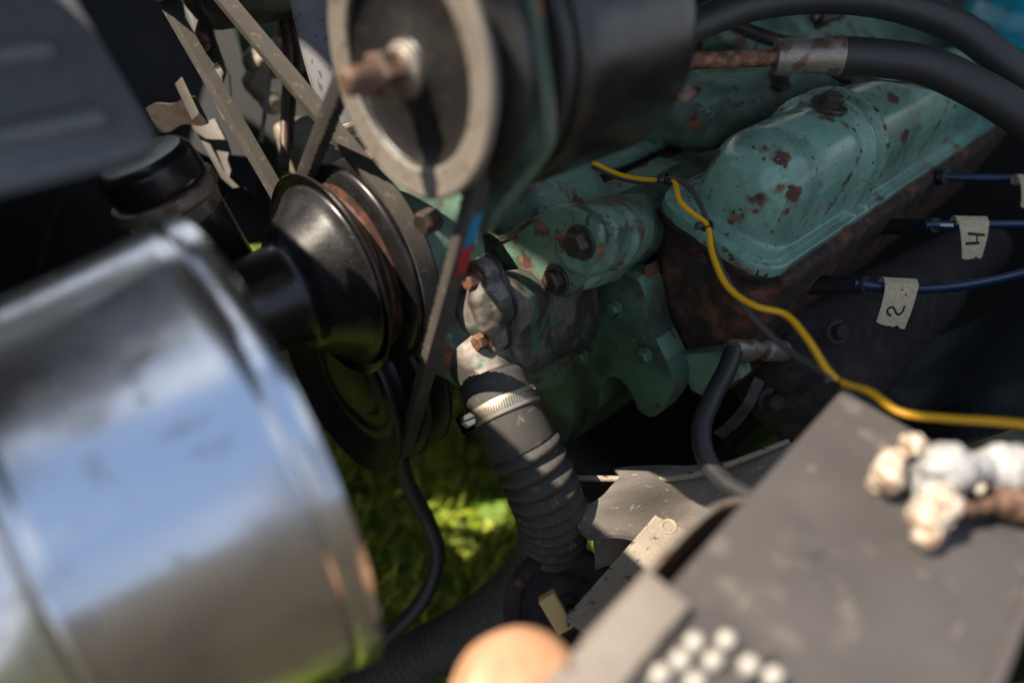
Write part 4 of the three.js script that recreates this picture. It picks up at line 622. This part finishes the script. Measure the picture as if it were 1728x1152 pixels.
// yellow and black wires tied together
{
  const t = thing('wire_harness', 'yellow and black wires tied together across the teal valve cover', 'wire');
  const yl = [P(1000, 274, 0.585), P(1050, 296, 0.58), P(1105, 304, 0.565), P(1136, 304, 0.55), P(1148, 340, 0.535), P(1172, 362, 0.53), P(1192, 378, 0.525), P(1203, 430, 0.51), P(1230, 485, 0.495), P(1275, 516, 0.48), P(1325, 530, 0.47), P(1362, 570, 0.455), P(1400, 628, 0.44), P(1422, 645, 0.435), P(1470, 662, 0.415), P(1520, 695, 0.4), P(1600, 706, 0.39), P(1690, 712, 0.375), P(1790, 724, 0.36)];
  const bl = [P(1000, 280, 0.586), P(1050, 301, 0.581), P(1105, 308, 0.566), P(1138, 300, 0.549), P(1165, 318, 0.54), P(1184, 348, 0.533), P(1196, 384, 0.526), P(1212, 440, 0.511), P(1240, 495, 0.497), P(1280, 545, 0.485), P(1330, 590, 0.47), P(1380, 622, 0.452), P(1412, 645, 0.44), P(1440, 668, 0.43), P(1480, 690, 0.42)];
  mesh('yellow_wire', tube(yl, 0.0021, { seg: 10, n: 260 }), M.yellow, t); mesh('black_wire', tube(bl, 0.0022, { seg: 10, n: 260 }), M.wireGrey, t);
  for (const [p, q] of [[P(1128, 302, 0.5535), V(1, -0.2, 0.6)], [P(1193, 381, 0.5255), V(0.3, -1, 0.4)], [P(1412, 640, 0.4385), V(0.5, -0.6, 0.5)]]) { const k = mesh('cable_tie', turned(p, q, [[-0.002, 0.0036], [-0.002, 0.0048], [0.002, 0.0048], [0.002, 0.0036]], 20), M.wireBlack, t); mesh('tie_lock', place(rbox(0.005, 0.005, 0.006, 0.001), p.clone().addScaledVector(RT, -0.006), RT, UP, FW.clone().negate()), M.wireBlack, k); }
}
// spark plug leads with boots and paper tags
function ink(draw, w = 128, h = 160) {
  const c = document.createElement('canvas'); c.width = w; c.height = h; const g = c.getContext('2d'); g.fillStyle = '#bdab8c'; g.fillRect(0, 0, w, h);
  const nn = tileNoise(20, 5, 4), im = g.getImageData(0, 0, w, h); for (let i = 0; i < w * h; i++) { const k = 0.86 + 0.26 * nn((i % w) / w, Math.floor(i / w) / h); for (let q = 0; q < 3; q++) im.data[i * 4 + q] = clamp(im.data[i * 4 + q] * k, 0, 255); } g.putImageData(im, 0, 0);
  g.strokeStyle = '#2c2520'; g.lineWidth = 9; g.lineCap = 'round'; g.lineJoin = 'round'; draw(g); const t = new THREE.CanvasTexture(c); t.colorSpace = THREE.SRGBColorSpace; return new THREE.MeshPhysicalMaterial({ map: t, roughness: 0.85, side: THREE.DoubleSide });
}
function tag(label, cor, draw) {      // cor: the four corners, lead side first; hangs as a folded strip
  const [a, b, c, d] = cor, rows = [], m = ink(draw), sag = FW.clone().multiplyScalar(-0.0022);
  for (let i = 0; i <= 14; i++) { const t = i / 14, row = []; for (let j = 0; j <= 8; j++) { const s = j / 8, q = a.clone().lerp(b, s).lerp(d.clone().lerp(c, s), t); q.addScaledVector(sag, Math.sin(t * 3.1) * 0.9 + 0.5 * Math.sin(s * 5 + t)); if (i === 14) q.addScaledVector(c.clone().sub(b).normalize(), (noise3(j * 1.3, 4, 2) - 0.5) * 0.004); row.push(q); } rows.push(row); }
  const fr = gridGeo(rows, false, (i, j) => [j / 8, 1 - i / 14]), bk = gridGeo(rows.map((r) => r.map((q) => q.clone().addScaledVector(FW, 0.0007)).reverse()), false, (i, j) => [0.02, 0.02]);
  const wrap = turned(a.clone().addScaledVector(FW, 0.0078), b.clone().sub(a), [[0, 0.0049], [0, 0.0053], [a.distanceTo(b), 0.0053], [a.distanceTo(b), 0.0049]], 28), uv = wrap.attributes.uv; for (let i = 0; i < uv.count; i++) uv.setXY(i, 0.03, 0.97);
  return solo('paper_tag', [fr, bk, wrap], m, label, 'paper tag');
}
{
  const lead = (label, pts, boot, rr = 0.0042) => {
    const t = thing('spark_plug_lead', label, 'cable'); mesh('lead', tube(pts, rr, { seg: 16 }), M.plugBlue, t); if (boot) mesh('boot', tube(boot[0], boot[1], { seg: 20 }), M.boot, t); return t;
  };
  const l1 = lead('blue spark plug lead bending up past the tag marked two', [P(1440, 478, 0.61), P(1480, 484, 0.61), P(1540, 488, 0.61), P(1610, 484, 0.61), P(1680, 472, 0.615), P(1760, 452, 0.62)], [[P(1340, 484, 0.66), P(1400, 480, 0.635), P(1462, 480, 0.608)], (t) => mix(0.0085, 0.0075, t)]);
  const l2 = lead('straight blue spark plug lead with white print and the tag marked four', [P(1560, 380, 0.66), P(1620, 380, 0.66), P(1690, 379, 0.66), P(1770, 380, 0.66)], [[P(1470, 382, 0.72), P(1530, 382, 0.69), P(1580, 380, 0.658)], (t) => mix(0.0085, 0.007, t)]);
  lead('dark blue spark plug lead just below the valve cover flange', [P(1580, 298, 0.74), P(1650, 300, 0.73), P(1760, 302, 0.72)], [[P(1540, 300, 0.78), P(1600, 298, 0.735)], 0.008]);
  tag('buff paper tag with a handwritten two on the bending blue lead', [P(1496, 476, 0.602), P(1553, 479, 0.602), P(1528, 553, 0.604), P(1478, 545, 0.604)], (g) => { g.beginPath(); g.moveTo(48, 124); g.quadraticCurveTo(26, 120, 28, 104); g.quadraticCurveTo(38, 86, 56, 100); g.quadraticCurveTo(70, 118, 84, 117); g.quadraticCurveTo(98, 108, 94, 86); g.stroke(); g.fillStyle = '#3a322a'; g.beginPath(); g.arc(66, 26, 4, 0, 7); g.fill(); g.beginPath(); g.arc(86, 42, 4, 0, 7); g.fill(); });
  tag('buff paper tag with a handwritten four on the printed blue lead', [P(1618, 371, 0.652), P(1672, 372, 0.652), P(1658, 433, 0.654), P(1623, 438, 0.654)], (g) => { g.lineWidth = 13; g.beginPath(); g.moveTo(34, 58); g.lineTo(110, 64); g.moveTo(22, 98); g.lineTo(90, 98); g.stroke(); g.lineWidth = 10; g.beginPath(); g.moveTo(76, 64); g.lineTo(80, 98); g.stroke(); });
  tag('blank buff paper tag on the dark blue lead below the valve cover', [P(1722, 300, 0.7), P(1764, 300, 0.7), P(1764, 352, 0.7), P(1722, 350, 0.7)], () => {});
  // maker's print on the lead, upside down
  const c = document.createElement('canvas'); c.width = 256; c.height = 64; const g = c.getContext('2d'); g.fillStyle = '#10233f'; g.fillRect(0, 0, 256, 64); g.fillStyle = '#d2d6dc'; g.font = 'bold 54px sans-serif'; g.translate(256, 64); g.rotate(Math.PI); g.fillText('Belden', 8, 50);
  const tx = new THREE.CanvasTexture(c); tx.colorSpace = THREE.SRGBColorSpace; const a = P(1574, 380, 0.66), b = P(1606, 380, 0.66), [d, ,] = frame(b.clone().sub(a)), n = EYE.clone().sub(a); n.addScaledVector(d, -n.dot(d)).normalize(); const s = V().crossVectors(n, d), rows = [];
  for (let i = 0; i <= 1; i++) { const row = []; for (let j = 0; j <= 8; j++) { const q = (j / 8 - 0.5) * 1.1; row.push(a.clone().lerp(b, i).addScaledVector(n, Math.cos(q) * 0.00445).addScaledVector(s, Math.sin(q) * 0.00445)); } rows.push(row); }
  mesh('print', gridGeo(rows, false, (i, j) => [i, j / 8]), new THREE.MeshPhysicalMaterial({ map: tx, roughness: 0.35, side: THREE.DoubleSide }), l2);
}
// exhaust manifold and sender with its black hose
{
  const t = thing('exhaust_manifold', 'dark rough exhaust manifold below the spark plug leads', 'manifold');
  const f = join(0.02, cap(P(1330, 600, 0.68), P(1480, 520, 0.76), 0.035), cap(P(1400, 660, 0.7), P(1560, 500, 0.86), 0.04), cap(P(1290, 640, 0.7), P(1340, 700, 0.72), 0.03), cap(P(1480, 520, 0.76), P(1650, 420, 1.0), 0.04));
  mesh('casting', nets(rough3(f, 0.003, 160), ...around([P(1330, 600, 0.68), P(1480, 520, 0.76), P(1400, 660, 0.7), P(1560, 500, 0.86), P(1290, 640, 0.7), P(1340, 700, 0.72), P(1650, 420, 1.0)], 0.06), 0.0055), M.exhaust, t);
  bolt(t, P(1412, 560, 0.645), V(-0.4, 0.7, 0.6).normalize(), 0.0075, 0.008, M.darkBolt, { washer: 1.5 });
  bolt(t, P(1300, 675, 0.67), V(-0.4, 0.5, 0.7).normalize(), 0.009, 0.01, M.darkBolt, {});
  const u = thing('hose_union', 'rusty pipe union with a black hose on the exhaust side of the head', 'union');
  const a = P(1236, 590, 0.585), b = P(1322, 592, 0.63), d = b.clone().sub(a), L = d.length();
  mesh('union', turned(a, d, soften([[0, 0], [0, 0.009], [L * 0.4, 0.0095], [L * 0.42, 0.0075], [L * 0.6, 0.0075], [L * 0.62, 0.0095], [L, 0.0095], [L, 0]], 0.001), 24), M.steel, u);
  solo('drain_hose', tube([P(1238, 592, 0.58), P(1226, 625, 0.572), P(1202, 672, 0.562), P(1184, 725, 0.553), P(1193, 775, 0.545), P(1222, 812, 0.54), P(1262, 836, 0.535), P(1310, 860, 0.53)], 0.0078, { seg: 20 }), M.hoseBlack, 'black rubber hose curving down behind the battery', 'hose');
  solo('earth_strap', strip([P(1282, 640, 0.66), P(1264, 680, 0.66), P(1240, 712, 0.65), P(1212, 735, 0.64)], 0.01, 0.002, V(0.6, 0.2, 0.8)), M.darkBolt, 'flat braided strap hanging below the exhaust manifold', 'strap');
  solo('control_rod', tube([P(860, 808, 0.62), P(960, 807, 0.6), P(1060, 808, 0.588), P(1140, 806, 0.586), P(1210, 790, 0.59), P(1330, 745, 0.61)], 0.0028, { seg: 10 }), M.beige, 'thin pale steel rod above the rubber apron', 'rod');
}
// ---------------------------------------------------------------- lower bay: apron, horn, strap, cable, felt
function patch(fn, nu, nv, thick, uvs = [0.2, 0.2]) { const R = []; for (let i = 0; i <= nu; i++) { const r = []; for (let j = 0; j <= nv; j++) r.push(fn(i / nu, j / nv)); R.push(r); } const g = gridGeo(R, false, (i, j) => [i / nu * uvs[0], j / nv * uvs[1]]); const nn = g.attributes.normal, m = nv + 1, R2 = R.map((r, i) => r.map((q, j) => q.clone().addScaledVector(V(nn.getX(i * m + j), nn.getY(i * m + j), nn.getZ(i * m + j)), -thick))); const bk = gridGeo(R2.map((r) => [...r].reverse()), false, (i, j) => [i / nu * uvs[0], j / nv * uvs[1]]); const rim = (A, B) => gridGeo([A, B], false, (i, j) => [j * 0.01, i * thick]); return [g, bk, rim(R[0], R2[0]), rim(R2[nu], R[nu]), rim(R.map((r) => r[nv]), R2.map((r) => r[nv])), rim(R2.map((r) => r[0]), R.map((r) => r[0]))]; }
{
  const bil = (c, u, v) => c[0].clone().lerp(c[1], u).lerp(c[3].clone().lerp(c[2], u), v);
  const c1 = [PY(1022, 806, 0.58), PY(1340, 770, 0.585), PY(1290, 905, 0.585), PY(988, 915, 0.578)];
  solo('rubber_apron', patch((u, v) => { const q = bil(c1, u, v); q.y += 0.012 * Math.sin(v * 5.2 + u * 2) * (0.4 + 0.6 * u) + 0.008 * Math.sin(u * 7 + 1) + 0.004 * (noise3(u * 6, v * 6, 3) - 0.5); q.addScaledVector(RT, 0.012 * Math.sin(v * 6 + 0.5) * (1 - u)); return q; }, 36, 30, 0.003, [0.22, 0.14]), M.apron, 'worn grey rubber apron folded beside the corrugated hose', 'apron');
  solo('torn_flap', patch((u, v) => { const q = bil([PY(1000, 905, 0.562), PY(1120, 885, 0.562), PY(1100, 945, 0.55), PY(1010, 945, 0.55)], u, v); q.y += 0.006 * Math.sin(u * 6) - 0.012 * v; return q; }, 16, 10, 0.003, [0.1, 0.05]), M.apron, 'torn lower flap of worn rubber above the horn', 'flap');
  solo('wing_liner', patch((u, v) => { const q = bil([P(1330, 720, 0.8), P(1760, 480, 0.95), P(1790, 760, 0.62), P(1400, 800, 0.66)], u, v); q.y += 0.03 * Math.sin(u * 7 + v * 3) * 0.6 + 0.02 * (noise3(u * 5, v * 5, 8) - 0.5) + 0.02 * sstep(0.35, 0.42, u + 0.15 * Math.sin(v * 6)) ; return q; }, 60, 40, 0.003, [0.5, 0.4]), M.felt, 'crumpled black felt liner behind the battery', 'liner');
  solo('cross_member', nets(rough3(join(0.02, brick(P(1060, 760, 0.98), X1, Y1, Z1, 0.09, 0.03, 0.16, 0.01), brick(P(1150, 700, 1.05), X1, Y1, Z1, 0.2, 0.05, 0.1, 0.02)), 0.002, 90), ...around([P(1060, 760, 0.98), P(1150, 700, 1.05)], 0.24), 0.008), M.blackSatin, 'dark steel cross member below the engine block', 'cross member');
  // horn
  const h = thing('horn', 'round black steel horn with rusty rivets and a tan connector', 'horn');
  const o = P(955, 1030, 0.57), ax = V(-0.25, 0.9, 0.3).normalize();
  mesh('rim', turned(o, ax, soften([[-0.01, 0.03], [-0.01, 0.046], [-0.002, 0.051], [0.004, 0.051], [0.008, 0.047], [0.008, 0.039], [0.003, 0.036]], 0.002), 72), M.rustDark ?? M.exhaust, h);
  mesh('diaphragm', turned(o, ax, soften([[0.003, 0.036], [0.002, 0.03], [0.008, 0.024], [0.008, 0.012], [0.016, 0.01], [0.016, 0]], 0.002), 64), M.exhaust, h);
  { const [, e1, e2] = frame(ax); for (let k = 0; k < 6; k++) { const q = k * Math.PI / 3 + 0.4; mesh('rivet', turned(o.clone().addScaledVector(ax, 0.008).addScaledVector(e1, Math.cos(q) * 0.043).addScaledVector(e2, Math.sin(q) * 0.043), ax, [[0, 0.005], [0.0015, 0.0045], [0.0025, 0.0025], [0.003, 0]], 14), M.rustIron, h); } }
  const k = mesh('connector', place(rbox(0.014, 0.03, 0.012, 0.002), P(938, 1032, 0.535), RT.clone().multiplyScalar(0.85).addScaledVector(UP, 0.5).normalize(), UP.clone().multiplyScalar(0.85).addScaledVector(RT, -0.5).normalize(), FW.clone().negate()), M.tanPlug, h); k.userData.label = 'tan plastic connector';
  mesh('socket', place(rbox(0.02, 0.016, 0.012, 0.003), P(956, 1046, 0.54), RT.clone().multiplyScalar(0.85).addScaledVector(UP, 0.5).normalize(), UP.clone().multiplyScalar(0.85).addScaledVector(RT, -0.5).normalize(), FW.clone().negate()), M.blackSatin, h);
  // pale strap with holes
  const s = thing('battery_support', 'pale painted steel support strap with rust spots beside the battery', 'support');
  const A = P(1108, 870, 0.565), B = P(1172, 900, 0.55), Cc = P(1012, 1085, 0.5), D = P(955, 1045, 0.515), hole = (px, py, d, r) => { const z = P(px, py, d), out = []; for (let q = 0; q < 10; q++) out.push(z.clone().addScaledVector(RT, Math.cos(q * 0.628) * r).addScaledVector(UP, Math.sin(q * 0.628) * r)); return out; };
  const nrm = V().crossVectors(B.clone().sub(A), D.clone().sub(A)).normalize(); if (nrm.dot(FW) < 0) nrm.negate();
  mesh('web', slab([A, B, Cc, D], nrm, 0.003, 0.0008), M.beige, s);
  mesh('fold', strip([A.clone().addScaledVector(nrm, 0.006), A.clone().lerp(D, 0.5).addScaledVector(nrm, 0.006), D.clone().addScaledVector(nrm, 0.006)], 0.012, 0.002, nrm), M.beige, s);
  mesh('bolt', hexHead(P(1118, 912, 0.556), nrm.clone().negate(), 0.006, 0.004), M.steel, s);
  mesh('boss', turned(P(1128, 896, 0.562), nrm.clone().negate(), soften([[0, 0], [0, 0.008], [0.008, 0.007], [0.008, 0.004], [0.003, 0.003], [0.003, 0]], 0.001), 24), M.beige, s);
  // cable over the grass
  solo('ground_cable', tube([P(672, 760, 0.72), P(690, 820, 0.74), P(722, 880, 0.76), P(738, 935, 0.76), P(720, 1000, 0.76), P(680, 1050, 0.76), P(630, 1090, 0.75), P(540, 1130, 0.74)], 0.0085, { seg: 16 }), M.hoseBlack, 'black cable hanging in a loop over the grass', 'cable');
}
// ---------------------------------------------------------------- battery in front
{
  const K = P(1424, 652, 0.42), y = K.y, q0 = PY(1127, 988, y), ex = K.clone().sub(q0).normalize(), ez = V(-ex.z, 0, ex.x), WB = 0.124, LB = 0.26;      // slightly askew in its tray
  const bat = (u, h, v) => K.clone().addScaledVector(ex, -u).addScaledVector(Y1, h).addScaledVector(ez, v);
  const t = thing('battery', 'dusty dark grey battery with a flat top and worn edges', 'battery');
  mesh('case', place(rbox(LB - 0.006, 0.16, WB - 0.006, 0.007), bat(LB / 2, -0.086, WB / 2), ex, Y1, ez), M.battery, t);
  mesh('lid', place(rbox(LB, 0.014, WB, 0.0045), bat(LB / 2, -0.007, WB / 2), ex, Y1, ez), M.battery, t);
  mesh('edge_strip', place(rbox(LB - 0.01, 0.004, 0.006, 0.0015), bat(LB / 2, 0.0008, WB - 0.005), ex, Y1, ez), M.battery, t);
  mesh('vent_plug', turned(bat(0.12, -0.001, 0.03), Y1, soften([[0, 0.011], [0.0025, 0.011], [0.0025, 0]], 0.001), 32), M.battery, t);
  const tr = thing('battery_tray', 'rusty steel angle tray running beside the battery', 'tray');
  const L0 = PY(985, 1085, y - 0.022), L1 = PY(1188, 872, y - 0.022), L2 = PY(1225, 853, y - 0.026), L3 = PY(1265, 846, y - 0.03), down = V(0, -0.035, 0), wallPts = [L0, L1, L2, L3];
  mesh('wall', strip(wallPts.map((q) => q.clone().add(down)), 0.07, 0.0022, Y1, 60), M.rustIron, tr);
  mesh('lip', strip(wallPts.map((q) => q.clone().add(V(0, 0.001, 0))), 0.004, 0.0032, Y1, 60), M.steel, tr);
  mesh('floor', place(rbox(0.29, 0.004, 0.16, 0.001), bat(LB / 2, -0.169, WB / 2 - 0.02), ex, Y1, ez), M.greyPaint, tr);
  // hold-down corner near the tan knob
  const hd = thing('hold_down_plate', 'grey steel hold down plate gripping the battery edge', 'plate');
  mesh('plate', place(rbox(0.075, 0.006, 0.022, 0.002), PY(1040, 1096, y + 0.004), ex, Y1, ez), M.greyLight, hd);
  // corroded clamp
  const cl = thing('battery_clamp', 'corroded battery clamp with white and orange crusted bolts', 'battery clamp');
  const at = (px, py, h) => PY(px, py, y + h), crust = (f, pts, m, nm, cell = 0.0016) => mesh(nm, nets(rough3(rough3(f, 0.0026, 190), 0.0012, 620), ...around(pts, 0.018), cell), m, cl);
  const p1 = at(1500, 800, 0.014), p2 = at(1600, 790, 0.02), p3 = at(1570, 870, 0.014), p4 = at(1690, 790, 0.016), p5 = at(1700, 850, 0.01);
  crust(join(0.004, cap(p2, p2.clone().add(V(0, -0.016, 0)), 0.0125), cap(p2, p4, 0.008)), [p2, p4], M.lead, 'clamp_ring');
  crust(join(0.004, cap(p1, p1.clone().add(V(0.008, 0.003, -0.002)), 0.008, 0.0065), cap(p1.clone().add(V(0.002, -0.01, 0)), p1, 0.007)), [p1, p1.clone().add(V(0.008, 0.003, -0.002))], M.corrode, 'bolt');
  crust(join(0.004, cap(p3, p3.clone().add(V(0.004, 0.006, 0)), 0.0095), cap(p3, p3.clone().add(V(-0.006, -0.006, 0.004)), 0.007)), [p3], M.corrode, 'nut');
  crust(cap(p4, p4.clone().add(V(0.02, 0.0, 0.02)), 0.0125), [p4, p4.clone().add(V(0.02, 0, 0.02))], M.lead, 'cable_lug');
  crust(join(0.004, cap(p5, p5.clone().add(V(0.01, 0, 0.01)), 0.008), cap(p5, p3, 0.004)), [p5, p3], M.rustNut, 'clamp_arm');
  mesh('clamp_bolt', [hexHead(at(1548, 752, 0.016), V(-0.8, 0.2, -0.5).normalize(), 0.0068, 0.007), rodBar(at(1548, 752, 0.016), at(1660, 830, 0.016), 0.0035)], M.corrode, cl);
  mesh('cable', tube([p4.clone().add(V(0.012, 0, 0.012)), at(1760, 800, 0.02), at(1860, 860, 0.015)], 0.0085, { seg: 18 }), M.hoseBlack, cl);
  mesh('post', turned(at(1600, 800, 0), Y1, soften([[0, 0.008], [0.014, 0.0075], [0.014, 0]], 0.001), 24), M.lead, cl);
  // white capped studs of the second terminal
  const st = thing('terminal_block', 'small block of white capped studs on the battery top', 'terminal');
  mesh('block', place(rbox(0.05, 0.006, 0.03, 0.002), PY(1195, 1130, y + 0.003), X1, Y1, Z1), M.battery, st);
  for (const [px, py] of [[1165, 1096], [1218, 1092], [1142, 1126], [1196, 1126], [1108, 1150], [1166, 1162], [1256, 1134], [1296, 1152]]) mesh('stud', turned(PY(px, py, y + 0.004), Y1, [[0, 0.0022], [0.004, 0.0032], [0.0065, 0.0035], [0.0085, 0.0028], [0.0095, 0.0014], [0.0098, 0]], 20), M.white, st);
  // tan knob
  const kn = P(885, 1170, 0.3), ka = V(-0.05, 0.95, 0.2).normalize();
  const kb = thing('tan_cap', 'round tan plastic cap beside the battery', 'cap');
  mesh('dome', turned(kn, ka, soften([[-0.03, 0], [-0.03, 0.024], [-0.006, 0.028], [0.004, 0.027], [0.009, 0.02], [0.011, 0]], 0.004), 64, 0.8), M.tan, kb);
  mesh('skirt', turned(kn, ka, soften([[-0.032, 0.02], [-0.032, 0.029], [-0.012, 0.03], [-0.008, 0.028]], 0.001), 64), M.tan, kb);
}
// every group sits at the foot of its thing
for (const o of done) {
  const b = new THREE.Box3().setFromObject(o), c = b.getCenter(V()); c.y = b.min.y; o.position.copy(c); for (const k of o.children) k.position.sub(c);
}
renderer.render(scene, camera);
